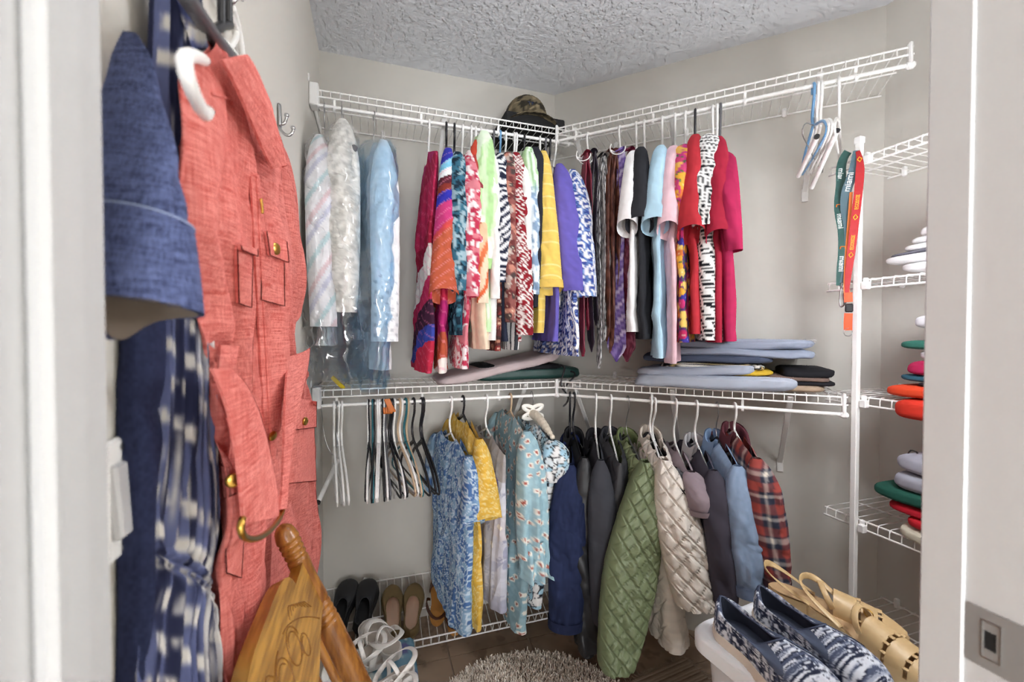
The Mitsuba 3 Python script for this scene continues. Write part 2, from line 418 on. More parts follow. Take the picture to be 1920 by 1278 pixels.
# the stack of shelves on the right wall
R_Z = [1.828, 1.447, 1.085, 0.70, 0.335]
XF = 1.44
names = ['top shelf of the right wall with lanyards at its end', 'second shelf of the right wall under the folded white tees', 'third shelf of the right wall under the orange and berry sweaters',
         'fourth shelf of the right wall under the gray sweatshirt', 'lowest shelf of the right wall, bare, above the tan sandals']
for z, nm in zip(R_Z, names):
    wire_shelf('white wire '+nm, (XR, 1.022, z), ER_T, ER_A, 0.70, XR-XF, False, clips=(0.05, 0.35, 0.63))
k = thing('shelf_pole', 'white square shelf pole standing at the front of the right-hand shelves', 'pole')
PX, PY = 1.424, 0.919
part(k, 'pole', box((PX-0.0085, PY-0.0085, 0.0), (PX+0.0085, PY+0.0085, 1.865), 0.002), 'white_wire')
part(k, 'cap', box((PX-0.011, PY-0.011, 1.86), (PX+0.011, PY+0.011, 1.882), 0.003), 'white_plastic')
for z in R_Z:
    part(k, 'shelf_clip', cat(box((PX-0.004, PY-0.03, z-0.034), (PX+0.014, PY-0.012, z-0.01), 0.002), box((PX+0.004, PY-0.022, z-0.02), (PX+0.018, PY-0.012, z+0.002), 0.002)), 'white_plastic')

# ---------------------------------------------------------------- cloth: lofts between two edge curves
def loft(A, B, N, thick, nu, seed=0, amp=0.0, fu=9.0, fv=2.2, pw=0.7, top=None, quilt=None, ruffle=None, back=1.0):
    """Closed loops between the edge curves A and B (nv,3), swelling by thick (nv) along N. Returns vertices (nv,nu,3), u and v in metres, s, side."""
    A, B = np.asarray(A, float), np.asarray(B, float); nv = len(A)
    N = np.broadcast_to(np.asarray(N, float), (nv, 3)); thick = np.broadcast_to(np.asarray(thick, float), (nv,))
    th = (np.arange(nu)+0.5)/nu*2*np.pi
    s = (1-np.cos(th))/2; sd = np.sin(th); bul = np.sign(sd)*np.abs(sd)**pw*np.where(sd < 0, back, 1.0)
    wid = np.linalg.norm(B-A, axis=1)
    V = A[:, None]+(B-A)[:, None]*s[None, :, None] + N[:, None]*(thick[:, None]*bul[None])[..., None]
    mid = (A+B)/2; vv = np.r_[0, np.cumsum(np.linalg.norm(np.diff(mid, axis=0), axis=1))]
    v01 = vv/vv[-1]
    wm = wid.max()
    U = np.where(th < np.pi, s, 2-s)[None]*wid[:, None]*1.0 + 0*vv[:, None]
    Vv = np.broadcast_to(vv[:, None], U.shape)
    S = np.broadcast_to(s[None], U.shape); SD = np.broadcast_to(sd[None], U.shape)
    if top is not None:
        V = V + ZAX*(top(S, SD)*np.maximum(0, 1-v01/0.38)[:, None]**1.3)[..., None]
    if amp:
        x = S*wid[:, None]
        n1 = fbm(np.stack([x*fu, Vv*fv, np.full_like(x, seed*3.7)], -1), 3, seed)-0.5
        n2 = fbm(np.stack([x*fu*1.7, Vv*fv*1.6, SD*0.9+seed*1.3+50], -1), 2, seed+5)-0.5
        nr_ = (1-np.abs(2*fbm(np.stack([x*fu*1.1+3*n1, Vv*fv*2.2+2*n1, SD*0.5+seed*2.1+80], -1), 2, seed+13)-1))**4
        ramp = (0.25+0.75*np.minimum(1, v01/0.35))[:, None]
        edge = 0.35+0.65*np.abs(SD)**0.5
        V = V + N[:, None]*(amp*2*ramp*(n1*1.5+n2*edge-0.55*nr_*edge))[..., None]
        ax = (B-A)/np.maximum(wid[:, None], 1e-6)
        n3 = fbm(np.stack([Vv*3.3, SD*0.6, np.full_like(x, seed*1.9+9)], -1), 2, seed+9)-0.5
        V = V + ax[:, None]*(amp*0.35*ramp*n3)[..., None]
    if quilt:
        size, dep = quilt
        per = U
        a, b = (per+Vv*0.85)/size, (per-Vv*0.85)/size
        q = np.minimum(np.abs(np.sin(np.pi*a)), np.abs(np.sin(np.pi*b)))
        puff = np.minimum(1, q/0.30)**0.6
        wr = fbm(np.stack([a*2.3, b*2.3, np.full_like(a, seed)], -1), 3, seed+2)-0.5
        out = N[:, None]*np.sign(SD)[..., None]*np.minimum(1, np.abs(SD)*1.6)[..., None]
        V = V + out*(dep*puff*(1+0.4*wr))[..., None]
    if ruffle:
        k, ra = ruffle
        V = V + N[:, None]*(ra*v01[:, None]*np.sin(U*k+seed))[..., None]
    return V, U, Vv, S, SD


def sheet(V, wrap=True):
    nv, nu = V.shape[:2]
    return trimesh.Trimesh(V.reshape(-1, 3), grid_faces(nv, nu, wrap), process=False)


def cloth(parent, name, L, pat, bsdf='cloth', label=None, seed=0, whole_key=None):
    V, U, Vv, S, SD = L
    c = pat(U, Vv, S, SD)
    c = np.broadcast_to(c, V.shape).reshape(-1, 3)
    # the weave's own mottling
    n = fbm(np.stack([U*90, Vv*90, np.full_like(U, seed)], -1), 2, 3).reshape(-1, 1)-0.5
    c = np.clip(c*(1+0.10*n), 0, 1); g = c @ np.array([.3, .55, .15]); c = c*.80+g[:, None]*.20
    m = sheet(V)
    return part(parent, name, m, bsdf, smooth=True, color=lin(c), label=label)


# ---------------------------------------------------------------- prints (colours by the cloth's own u and v, metres)
def P_plain(c, d=None, amt=0.5, f=14):
    c = hx(c); d = hx(d) if d else c*0.9
    return lambda u, v, s, sd: mixc(c, d, amt*fbm(np.stack([u*f, v*f*0.6, u*0], -1), 3, 1))


def P_blobs(bg, cols, f=30, cover=0.42, seed=0, asp=1.0, line=None, lw=0.08):
    bg = hx(bg); cols = np.array([hx(c) for c in cols])
    def fn(u, v, s, sd):
        wx = 0.35*(fbm(np.stack([u*f, v*f, u*0], -1), 2, seed+3)-0.5)
        f1, f2, w = vor(u*f+wx*2, v*f*asp+wx*2, seed)
        pick = cols[np.minimum((w*len(cols)*0.999).astype(int), len(cols)-1)]
        c = np.where((f1 < cover+0.15*w)[..., None], pick, bg)
        if line: c = np.where(((f2-f1) < lw)[..., None], hx(line), c)
        return c
    return fn


def P_crackle(line, fill, f=24, lw=0.09, seed=0, asp=1.0, fill2=None):
    line, fill = hx(line), hx(fill); g = hx(fill2) if fill2 else fill
    def fn(u, v, s, sd):
        wx = fbm(np.stack([u*f*0.8, v*f*0.8, u*0], -1), 2, seed+3)-0.5
        f1, f2, w = vor(u*f+wx, v*f*asp-wx, seed)
        return mixc(line, mixc(fill, g, step(0.4, 0.7, w)), step(lw*0.6, lw*1.3, f2-f1))
    return fn


def P_animal(a, b, c=None, f=26, seed=0, thr=0.5, sx=1.0, sy=0.6):
    a, b = hx(a), hx(b)
    def fn(u, v, s, sd):
        n = fbm(np.stack([u*f*sx, v*f*sy, u*0], -1), 3, seed)
        r = mixc(a, b, step(thr-0.035, thr+0.035, n))
        if c is not None:
            n2 = fbm(np.stack([u*f*0.5+9, v*f*0.4, u*0], -1), 2, seed+4)
            r = mixc(r, hx(c), step(0.58, 0.62, n2))
        return r
    return fn


def P_zebra(a, b, f=60, seed=0, warp=2.5):
    a, b = hx(a), hx(b)
    def fn(u, v, s, sd):
        w = fbm(np.stack([u*16, v*11, u*0], -1), 3, seed)
        return mixc(a, b, step(-0.15, 0.15, np.sin(v*f+w*warp*9+u*f*0.8)-0.1))
    return fn


def P_stripes(cols, width, ang=0.0, soft=0.04):
    cols = np.array([hx(c) for c in cols])
    def fn(u, v, s, sd):
        x = (u*math.cos(ang)+v*math.sin(ang))/width
        i = np.floor(x).astype(int) % len(cols)
        return cols[i]
    return fn


def P_hatch(bg, fg, pitch=0.013, thr=0.55, ang=0.785, seed=0):
    bg, fg = hx(bg), hx(fg)
    def fn(u, v, s, sd):
        a, b = (u*math.cos(ang)+v*math.sin(ang))/pitch, (-u*math.sin(ang)+v*math.cos(ang))/pitch
        na = fbm(np.stack([np.floor(a)*1.7, b*0.35, u*0], -1), 2, seed); nb = fbm(np.stack([np.floor(b)*2.3, a*0.35, u*0+7], -1), 2, seed+2)
        la = (np.abs((a % 1)-0.5) < 0.2) & (na > thr-0.06); lb = (np.abs((b % 1)-0.5) < 0.2) & (nb > thr-0.06)
        return np.where((la | lb)[..., None], fg, bg)
    return fn


def P_check(bg, fg, pitch=0.017, gap=0.22, seed=0):
    bg, fg = hx(bg), hx(fg)
    def fn(u, v, s, sd):
        w = 0.6*(fbm(np.stack([u*30, v*30, u*0], -1), 2, seed)-0.5)
        a, b = (u*0.92+v*0.25)/pitch+w, (v*0.95-u*0.2)/(pitch*0.85)-w
        g = np.minimum(np.abs((a % 1)-0.5), np.abs((b % 1)-0.5))
        line = np.maximum(np.abs((a % 1)-0.5), np.abs((b % 1)-0.5)) > 0.5-gap
        return np.where(line[..., None], fg, bg)
    return fn


def P_ikat(bg, fg, fg2, pu=0.055, pv=0.11):
    bg, fg, fg2 = hx(bg), hx(fg), hx(fg2)
    def fn(u, v, s, sd):
        j = np.floor(u/pu); x = (u/pu) % 1-0.5; y = (v/pv+0.5*(j % 2)) % 1-0.5
        jag = 0.06*(fbm(np.stack([u*300, v*20, u*0], -1), 1, 3)-0.5)
        y = y+jag*2
        r = np.hypot(x/0.27, y/0.30)
        c = np.where((r < 1)[..., None], fg, bg)
        c = np.where(((r < 1) & (np.sin(y*60) > 0.55))[..., None], fg2, c)
        ring = (r > 1.45) & (r < 1.8)
        c = np.where(ring[..., None], mixc(fg2, fg, 0.3), c)
        return np.where(((np.abs(y) > 0.42) & (np.abs(x) < 0.36))[..., None], fg, c)
    return fn


def P_bands(stops, wob=0.03, slant=0.0, f=8, lines=None, seed=0):
    """Horizontal colour blocks: stops = [(v, colour)...] each colour from its v on."""
    def fn(u, v, s, sd):
        w = v + wob*2*(fbm(np.stack([u*f, v*f*0.4, u*0], -1), 2, seed)-0.5) + slant*s
        c = np.broadcast_to(hx(stops[0][1]), v.shape+(3,)).copy()
        for v0, cc in stops[1:]:
            c = np.where((w > v0)[..., None], hx(cc), c)
        if lines:
            q = np.sin((v+u*0.7)*lines[1]+3*fbm(np.stack([u*9, v*9, u*0], -1), 2, 5))
            c = np.where((q > 0.93)[..., None], mixc(c, hx(lines[0]), 0.45), c)
        return c
    return fn


def P_floral(bg, cols, f=14, seed=0, leaf=None, cover=0.34, tone=None):
    bg = hx(bg); cols = np.array([hx(c) for c in cols])
    def fn(u, v, s, sd):
        base = np.broadcast_to(bg, v.shape+(3,))
        if tone: base = mixc(bg, hx(tone), step(0.4, 0.65, fbm(np.stack([u*f*0.6, v*f*0.6, u*0], -1), 3, seed+8)))
        if leaf:
            f1, f2, w = vor(u*f*2.3+5, v*f*2.3, seed+1)
            base = np.where((f1 < 0.27)[..., None], hx(leaf), base)
        f1, f2, w = vor(u*f, v*f, seed)
        wob = 0.10*np.sin(9*np.arctan2(np.sin(u*f*6), np.cos(v*f*6)))
        pick = cols[np.minimum((w*len(cols)*0.999).astype(int), len(cols)-1)]
        c = np.where((f1 < cover+wob)[..., None], pick, base)
        return np.where((f1 < 0.09)[..., None], mixc(pick, hx('fff3d0'), 0.6), c)
    return fn


def P_dots(bg, ring, core, pitch=0.045, bg2=None, seed=0):
    bg, ring, core = hx(bg), hx(ring), hx(core)
    def fn(u, v, s, sd):
        f1, f2, w = vor(u/pitch, v/pitch*1.2, seed)
        b = mixc(bg, hx(bg2), step(0.45, 0.6, fbm(np.stack([u*60, v*60, u*0], -1), 2, 4))) if bg2 else np.broadcast_to(bg, v.shape+(3,))
        c = np.where((f1 < 0.27)[..., None], ring, b)
        return np.where((f1 < 0.13)[..., None], core, c)
    return fn


def P_plaid(base, a, b, pitch=0.075):
    base, a, b = hx(base), hx(a), hx(b)
    def fn(u, v, s, sd):
        x, y = (u/pitch) % 1, (v/pitch) % 1
        sx, sy = (x < 0.38), (y < 0.38)
        lx, ly = (np.abs(x-0.62) < 0.09), (np.abs(y-0.62) < 0.09)
        c = np.broadcast_to(base, u.shape+(3,))
        c = np.where((sx | sy)[..., None], mixc(base, a, 0.55), c)
        c = np.where((sx & sy)[..., None], a, c)
        c = np.where((lx | ly)[..., None], mixc(c, b, 0.5), c)
        return np.where((lx & ly)[..., None], b, c)
    return fn


def P_denim(c, d, fade=0.5):
    c, d = hx(c), hx(d)
    def fn(u, v, s, sd):
        n = fbm(np.stack([u*6, v*4, u*0], -1), 3, 2); g = fbm(np.stack([u*190, v*30, u*0], -1), 2, 6)
        return mixc(c, d, fade*n+0.5*(g-0.5)+0.1)
    return fn


# ---------------------------------------------------------------- hangers
def hanger(label, C, a, zr, zneck, w, style, rod_n, group=None, cat_='hanger', r=0.0042, hook_r=0.016, lean=0.0, bar=True, drop=0.09):
    """A clothes hanger hooked over a rod at height zr above C (xy); a: its across direction."""
    C3 = np.array([C[0], C[1], 0.0]); a = np.asarray(a, float)
    k = thing('clothes_hanger', label, cat_, group)
    mats = {'white': 'white_plastic', 'black': 'black_plastic', 'steel': 'steel', 'gray': 'gray_plastic', 'teal': 'teal_plastic', 'blue': 'blue_plastic', 'tan': 'tan_plastic', 'chrome': 'chrome', 'clear': 'clear_plastic'}
    hookm = 'steel' if style in ('chrome', 'wire') else style
    rr = r if style not in ('wire', 'steel', 'chrome') else 0.0017
    P = [C3+a*(hook_r*math.cos(t))+ZAX*(zr+0.004+hook_r*(math.sin(t)-0.42)) for t in np.linspace(math.radians(215), math.radians(-20), 12)]
    P[-1] = P[-1]
    P += [C3+a*hook_r*0.75+ZAX*(zr-0.03), C3+ZAX*(zr-0.055), C3+ZAX*zneck]
    hookpath = spline(P, 34)
    wide = style in ('gray', 'black', 'clear')
    part(k, 'hook', tube(hookpath, rr, 8), mats.get(hookm, 'steel') if style != 'clear' else 'steel', True)
    body = mats.get(style, 'steel') if style not in ('chrome', 'wire') else ('black_plastic' if style == 'chrome' else 'steel')
    rb = r*0.95 if style != 'wire' else 0.0017
    pts = [C3+ZAX*zneck, C3+a*w*0.45+ZAX*(zneck-drop*0.38), C3+a*w*0.92+ZAX*(zneck-drop*0.93), C3+a*w+ZAX*(zneck-drop*1.12)]
    pm = [p*1.0 for p in pts]
    mir = [C3-(p-C3)*np.array([1, 1, 0])+(p-C3)*np.array([0, 0, 0]) for p in pts]
    for p, q in zip(mir, pts): p[2] = q[2]
    arms = np.vstack([spline(mir, 16)[::-1], spline(pts, 16)[1:]])
    arm_r = rb
    meshes = [tube(arms, arm_r, 8, flat=(1.0, 2.2) if wide else None, ref=np.cross(a, ZAX) if wide else None)]
    if bar and style != 'chrome':
        lo = zneck-drop*1.12
        meshes.append(tube(spline([pts[-1], C3+a*w*0.98+ZAX*(lo-0.012), C3+a*w*0.85+ZAX*(lo-0.018), C3-a*w*0.85+ZAX*(lo-0.018), C3-a*w*0.98+ZAX*(lo-0.012), mir[-1]], 30), rb*0.85, 6))
    part(k, 'frame', cat(*meshes), body, True)
    return k


# ---------------------------------------------------------------- garments on a rail
RAILS = {
    'UB': dict(n=np.array([0, 1.0, 0]), c=1.628, t=EB_T, a=EB_A, z=2.066),
    'UD': dict(n=ND, c=CD-0.302, t=ED_T, a=ED_A, z=2.062),
    'LB': dict(n=np.array([0, 1.0, 0]), c=1.628, t=EB_T, a=EB_A, z=1.022),
    'LD': dict(n=ND, c=CD-0.302, t=ED_T, a=ED_A, z=1.024),
}


def solve_yaw(C, a0, w, sx):
    """The across direction (turned about the hook) for which a shoulder w from C stands at column sx."""
    best, bp = 1e9, a0
    for ph in np.linspace(-0.95, 0.95, 191):
        c, s = math.cos(ph), math.sin(ph)
        a = np.array([a0[0]*c-a0[1]*s, a0[0]*s+a0[1]*c, 0])
        e = abs(proj(np.array([C[0], C[1], EYE[2]])+a*w)[0]-sx)+abs(ph)*0.5
        if e < best: best, bp = e, a
    return bp


def zat(P, py):
    """Height of the point above P (xy) that stands at row py (P's own column)."""
    lo, hi = -1.0, 4.0
    for _ in range(40):
        m = (lo+hi)/2
        if proj([P[0], P[1], m])[1] > py: lo = m
        else: hi = m
    return (lo+hi)/2


def garment(name, label, catg, rail, hook, sh, hem, pat, sleeve=None, w=0.20, thick=0.02, amp=0.012, bsdf='cloth', hang='white', hang_label=None, group=None,
            wh=None, neck=0.055, rise=0.05, dip=0.07, pat_s=None, quilt=None, fine=False, seed=None, du=None, wpos=.35, collar=None, open_front=False, cuff=None, flare=False, hem_t=None, body_amp=None, hem_wave=0.0):
    R = RAILS[rail]; seed = seed if seed is not None else (sum(map(ord, label)) % 97)
    hp = at(hook, 639, R['n'], R['c']); C = hp[:2]
    a = solve_yaw(C, R['a'], w, sh[0]); t = np.array([-a[1], a[0], 0]); t = t*np.sign(t @ R['t'])
    S = np.array([C[0], C[1], 0])+a*w; zs = zat(S, sh[1]); S[2] = zs
    wh = wh or w*1.04
    H = at(hem[0], hem[1], a, a[:2] @ C + wh)
    zh = H[2]; leanv = (H[:2]-C-a[:2]*wh) @ t[:2]
    k = thing(name, label, catg, group)
    du = du or (0.0046 if fine else 0.010)
    nv = max(24, int((zs-zh)/du)); nu = max(32, int(4.2*w/du))
    v = np.linspace(0, 1, nv)
    C3 = np.array([C[0], C[1], 0])
    ww = w+(wh-w)*v
    ctr = C3+ t*(leanv*v**1.3)[:, None] + ZAX*(zs+(zh-zs)*v)[:, None]
    A, B = ctr-a*ww[:, None], ctr+a*ww[:, None]
    th = curve([0, 0.05, 0.2, 0.6, 1], [0.010, thick*0.75, thick, thick*1.05, hem_t or thick*1.15], v)
    ns = neck/(2*w)
    def top(s, sd):
        x = np.abs(2*s-1)*w
        slope = rise*(1-np.maximum(x, neck)/w)/(1-neck/w)
        d = np.where(x < neck, np.sqrt(np.maximum(0, 1-(x/neck)**2)), 0)
        return slope - d*np.where(sd*1.0 > 0, dip, dip*0.25)
    L = loft(A, B, t, th, nu, seed, body_amp if body_amp is not None else amp, top=top, quilt=quilt)
    cloth(k, 'body', L, pat, bsdf, seed=seed)
    if sleeve:
        ex, ey, we, wae = sleeve[:4]; wmax = sleeve[4] if len(sleeve) > 4 else max(we, 0.055); off = sleeve[5] if len(sleeve) > 5 else 0.02
        rf = sleeve[6] if len(sleeve) > 6 else None
        for sg_ in (1, -1):
            if sg_ > 0:
                E_ = at(ex, ey, a, a[:2] @ C+w+off)
            else:
                E_ = C3-a*(w+min(off, .02))+t*leanv*0.3; E_[2] = at(ex, ey, a, a[:2] @ C+w+off)[2]
            S0 = C3+a*sg_*(w-0.012); S0[2] = zs+0.012
            dq = du if sg_ > 0 else max(.012, du*2)
            ns_ = max(16, int((S0[2]-E_[2])/dq)); vs = np.linspace(0, 1, ns_)
            ctl = np.array([S0, S0*0.55+E_*0.45+a*sg_*0.022, E_])
            ce = (1-vs)[:, None]**2*S0+2*(vs*(1-vs))[:, None]*(ctl[1]*2-(S0+E_)/2)+vs[:, None]**2*E_
            wt = curve([0, 0.12, wpos, 1], [0.012, max(.03, wmax*(0.72 if wpos < .4 else .5)), wmax, we], vs)
            if flare: wt = curve([0, 0.10, 0.5, 1], [0.012, 0.022, 0.022+(we-.022)*.5, we], vs)
            wa = curve([0, 0.1, 0.3, 1], [0.012, 0.03, max(0.042, wae), wae], vs)
            nn = max(20, int((wmax*4.2)/dq))
            Ls = loft(ce-t*wt[:, None], ce+t*wt[:, None], a*sg_, wa, nn, seed+3+sg_, amp*(0.45 if flare else 0.8), fu=16, fv=6, quilt=quilt, pw=0.8, ruffle=rf)
            if flare: Ls = (Ls[0]+ZAX*(.024*(vs[:, None]**5)*Ls[4])[..., None],)+Ls[1:]
            ks = cloth(k, 'sleeve', Ls, pat_s or pat, bsdf, seed=seed+1)
            if cuff:
                i0 = int(ns_*(1-cuff[1])); grow = np.linspace(1.05, 1.07, ns_-i0)
                Lc = loft(ce[i0:]-t*(wt[i0:]*grow)[:, None]-0*a, ce[i0:]+t*(wt[i0:]*grow)[:, None], a*sg_, wa[i0:]*grow+0.002, nn, seed+3+sg_, 0.0, pw=0.8)
                cloth(ks, 'cuff', Lc, P_plain(cuff[0]), bsdf)
    if collar:
        cz, cc = collar
        zc = zs+rise
        for sgn in (1, -1):
            pts = spline([C3+a*(neck*x)+t*(y*sgn)+ZAX*(zc+dz) for x, y, dz in ((-.9, 0.0, 0.004), (-0.55, 0.022, -0.004), (0.25, 0.03, -0.03), (0.95, 0.022, -0.06) if sgn > 0 else (.95, 0.014, -0.01))], 26)
            hgt = 0.038*np.sin(np.linspace(0.5, np.pi-0.35, 26))+0.012
            out = np.array([t*sgn*0.6-ZAX*0.9])
            Vc = np.stack([pts+ZAX*0.018+t*sgn*0.001, pts+ZAX*0.022+t*sgn*0.010, pts-ZAX*hgt[:, None]*0.55+t*sgn*0.018, pts-ZAX*hgt[:, None]+t*sgn*0.020, pts-ZAX*hgt[:, None]*0.98+t*sgn*0.012, pts+ZAX*0.0+t*sgn*0.002], 1)
            m = trimesh.Trimesh(Vc.reshape(-1, 3), grid_faces(26, 6, True), process=False)
            col = np.broadcast_to(hx(cc) if isinstance(cc, str) else hx('888888'), (len(m.vertices), 3))
            if not isinstance(cc, str): col = cc(Vc[..., 0]*0+np.linspace(0, 0.2, 26)[:, None], Vc[..., 2]*1.0, Vc[..., 0]*0, Vc[..., 0]*0).reshape(-1, 3)
            part(k, 'collar', m, bsdf, smooth=True, color=lin(col))
    if hang:
        hanger(hang_label or f'{hang} clothes hanger holding the {label}', C, a, R['z'], zs+rise+0.004, w-0.025, hang, R['n'])
    return dict(key=k, C=C, a=a, t=t, zs=zs, zh=zh, S=S)

# ---------------------------------------------------------------- upper back rail: tops
TG = 'tops on the upper back rail'
garment('sleeveless_top', 'sleeveless crimson and magenta tunic with white and blue blocks', 'top', 'UB', 806, (820, 283), (806, 700),
        P_bands([(0, 'b0185c'), (.10, 'a8143c'), (.17, 'c01a4a'), (.33, 'a01030'), (.42, 'ddd8d2'), (.54, 'c41c50'), (.62, '3a1430'), (.70, '2b3a9c'), (.76, 'c01a38')], 0.05, 0.10, 9, ('e06a90', 160)), w=0.19, thick=0.02, dip=0.10, fine=True, group=None, hang='white', hang_label='white hanger at the left end of the shirts, with the sleeveless tunic')
garment('blouse', 'short sleeved blouse in swirls of blue, magenta and orange', 'blouse', 'UB', 838, (842, 283), (834, 700),
        P_bands([(0, '3038b8'), (.05, '57b4dc'), (.11, 'dfe6ea'), (.15, '7a1a22'), (.22, '2a2aa0'), (.27, 'cc2868'), (.40, 'c04a2a'), (.56, 'c8183c'), (.62, 'b81868'), (.74, 'bc4a2c'), (.84, 'e6ddd4')], 0.07, 0.10, 7, ('f08aa8', 130)),
        flare=True, sleeve=(832, 556, 0.050, 0.038, 0.05), w=0.19, fine=True, hang='black', hang_label='black hanger holding the blouse of blue, magenta and orange swirls',
        pat_s=P_bands([(0, '2c30b4'), (.06, '6cc0e2'), (.10, 'e0e6ea'), (.135, '5a1a2a'), (.17, '8a2a20'), (.20, '2a2ab0'), (.25, 'cc2a72'), (.34, 'd43a3a'), (.365, 'c04e2e')], 0.05, 0.06, 9, ('f49ab4', 170)))
garment('blouse', 'teal and navy speckled print blouse behind the orange sleeved one', 'blouse', 'UB', 853, (859, 290), (868, 628), P_animal('1f5468', '0f2030', '4b8aa0', 120, 3, 0.52), sleeve=(861, 545, 0.024, 0.026, 0.034), fine=True, hang='black', hang_label='black hanger holding the teal and navy speckled blouse',
        pat_s=P_animal('2c6680', '13283a', '8fb0bc', 140, 4, 0.55))
garment('tunic', 'long white tunic with coral red animal print and slit hem', 'tunic', 'UB', 868, (884, 287), (880, 692), P_animal('e8dcdc', 'c42a4a', 'd8707e', 105, 5, 0.5), sleeve=(886, 556, 0.027, 0.028, 0.036), fine=True, hang_label='white hanger holding the red and white animal print tunic')
garment('blouse', 'orange and red print blouse with a peach hem', 'blouse', 'UB', 884, (897, 268), (911, 655), P_bands([(0, 'd8402a'), (.08, 'b83a34'), (.20, '8c3038'), (.30, 'bc4a2c'), (.38, 'e8b48a'), (.46, 'e06a3a'), (.5, 'e8c8a4'), (.56, 'dd5a2a'), (.58, 'ead0b0')], .06, .1, 14), sleeve=(905, 568, 0.020, 0.024, 0.026), fine=True, hang_label='white hanger holding the orange and red print blouse')
garment('blouse', 'pale green blouse with gathered sleeve ends', 'blouse', 'UB', 892, (909, 249), (916, 622), P_animal('a8d88c', 'bfe6a8', 'd8f0cc', 26, 6, 0.5, 1.6, .4), wpos=.78, sleeve=(905, 505, 0.026, 0.026, 0.050), amp=0.016, fine=True, hang_label='white hanger holding the pale green blouse', pat_s=P_animal('a4d488', 'c4e8b0', 'dcf2d0', 30, 6, 0.5, 2.2, .3), cuff=('9fd080', 0.06))
garment('cotton_top', 'plain white top beside the pale green blouse', 'top', 'UB', 902, (923, 293), (928, 638), P_plain('e6e4e2'), sleeve=(928, 560, 0.016, 0.022, 0.022), hang_label='white hanger holding the plain white top beside the pale green blouse')
garment('blouse', 'navy and white zebra swirl blouse', 'blouse', 'UB', 926, (938, 292), (946, 640), P_bands([(0, '20263a'), (.02, '1a1f30'), (.2, '20263a')], .1), sleeve=(944, 530, 0.024, 0.026, 0.034), fine=True, pat_s=P_zebra('1a2038', 'd8d8dc', 240, 3), hang='gray', hang_label='gray hanger holding the navy and white zebra swirl blouse')
garment('blouse', 'brown and rust floral blouse with a paisley hem', 'blouse', 'UB', 938, (953, 291), (938, 658), P_floral('5a2a28', ['8c2c2a', '3a2422', 'a86a54'], 48, 4, cover=.4), sleeve=(957, 604, 0.018, 0.022, 0.026), fine=True, pat_s=P_floral('8a4a44', ['c07a66', '6a2a2a', 'b8a298', '4a3a38'], 42, 9, cover=.45), hang='blue', hang_label='light blue hanger holding the brown and rust floral blouse')
garment('shirt', 'dark red shirt crosshatched with white lines', 'shirt', 'UB', 948, (969, 291), (975, 640), P_hatch('8c1420', 'e4d8d4', .0115, .55), sleeve=(984, 628, 0.030, 0.026, 0.032, 0.015), fine=True, hang_label='white hanger holding the dark red crosshatched shirt')
garment('cotton_top', 'white top with small dark marks along its hem', 'top', 'UB', 964, (982, 303), (966, 656), lambda u, v, s, sd: np.where(((v > .385) & (np.sin(u*260) > .6))[..., None], hx('30343a'), hx('e4e2e0')), sleeve=(991, 562, 0.017, 0.022, 0.024), fine=True, hang_label='white hanger holding the white top with marks on its hem')
garment('blouse', 'white blouse with light green stripes and pale blue cuffs', 'blouse', 'UB', 968, (992, 281), (990, 610), P_stripes(['a6d090', 'dfeedd', '8cc078', 'e8efe8'], .009), sleeve=(1001, 552, 0.018, 0.022, 0.024), fine=True, pat_s=lambda u, v, s, sd: mixc(P_stripes(['a6d090', 'e2f0de', '86bc74', 'e8efe8'], .009)(u, v, s, sd), P_animal('d4e2ea', '7a98b8', None, 60, 2)(u, v, s, sd), step(.12, .2, v)), hang_label='white hanger holding the white blouse with light green stripes')
garment('knit_top', 'plain black navy top squeezed beside the yellow blouse', 'top', 'UB', 982, (1004, 281), (1004, 575), P_plain('23242e'), sleeve=(1006, 540, 0.014, 0.02, 0.02), hang='black', hang_label='black hanger holding the black navy top beside the yellow blouse')
garment('blouse', 'yellow blouse with ruffled tie cuffs', 'blouse', 'UB', 1012, (1018, 288), (1012, 624), lambda u, v, s, sd: mixc(hx('e2ba48'), hx('efd488'), (np.abs((v/.042) % 1-.5) < .05)*.8), flare=True, sleeve=(1031, 540, 0.046, 0.036, 0.046, 0.03), amp=0.013, fine=True, cuff=('dcb244', 0.05), hang_label='white hanger holding the yellow blouse')
garment('print_top', 'gray and white print top glimpsed below the yellow cuff', 'top', 'UB', 1022, (1036, 312), (1046, 575), P_animal('d8d4d0', '77757a', None, 40, 4), w=0.17, fine=True, hang='gray', hang_label='gray hanger holding the gray and white print top')
garment('cardigan', 'periwinkle purple knit cardigan', 'cardigan', 'UB', 1030, (1050, 312), (1046, 640), P_plain('5b4fb0', '6a5cc0'), sleeve=(1074, 545, 0.036, 0.03, 0.042, 0.03), amp=0.014, hang='black', hang_label='black hanger holding the periwinkle purple cardigan', wh=0.24)
garment('blouse', 'white blouse with dark blue ikat ovals at the corner', 'blouse', 'UB', 1040, (1074, 322), (1083, 668), P_ikat('e6e6ea', '2a3478', '5a78c0', .036, .066), sleeve=(1099, 556, 0.038, 0.032, 0.04, 0.03), fine=True, wh=0.26, thick=0.022, hang_label='white hanger holding the white blouse with blue ikat ovals', pat_s=P_ikat('e8e8ee', '34489c', '6a90cc', .034, .06))

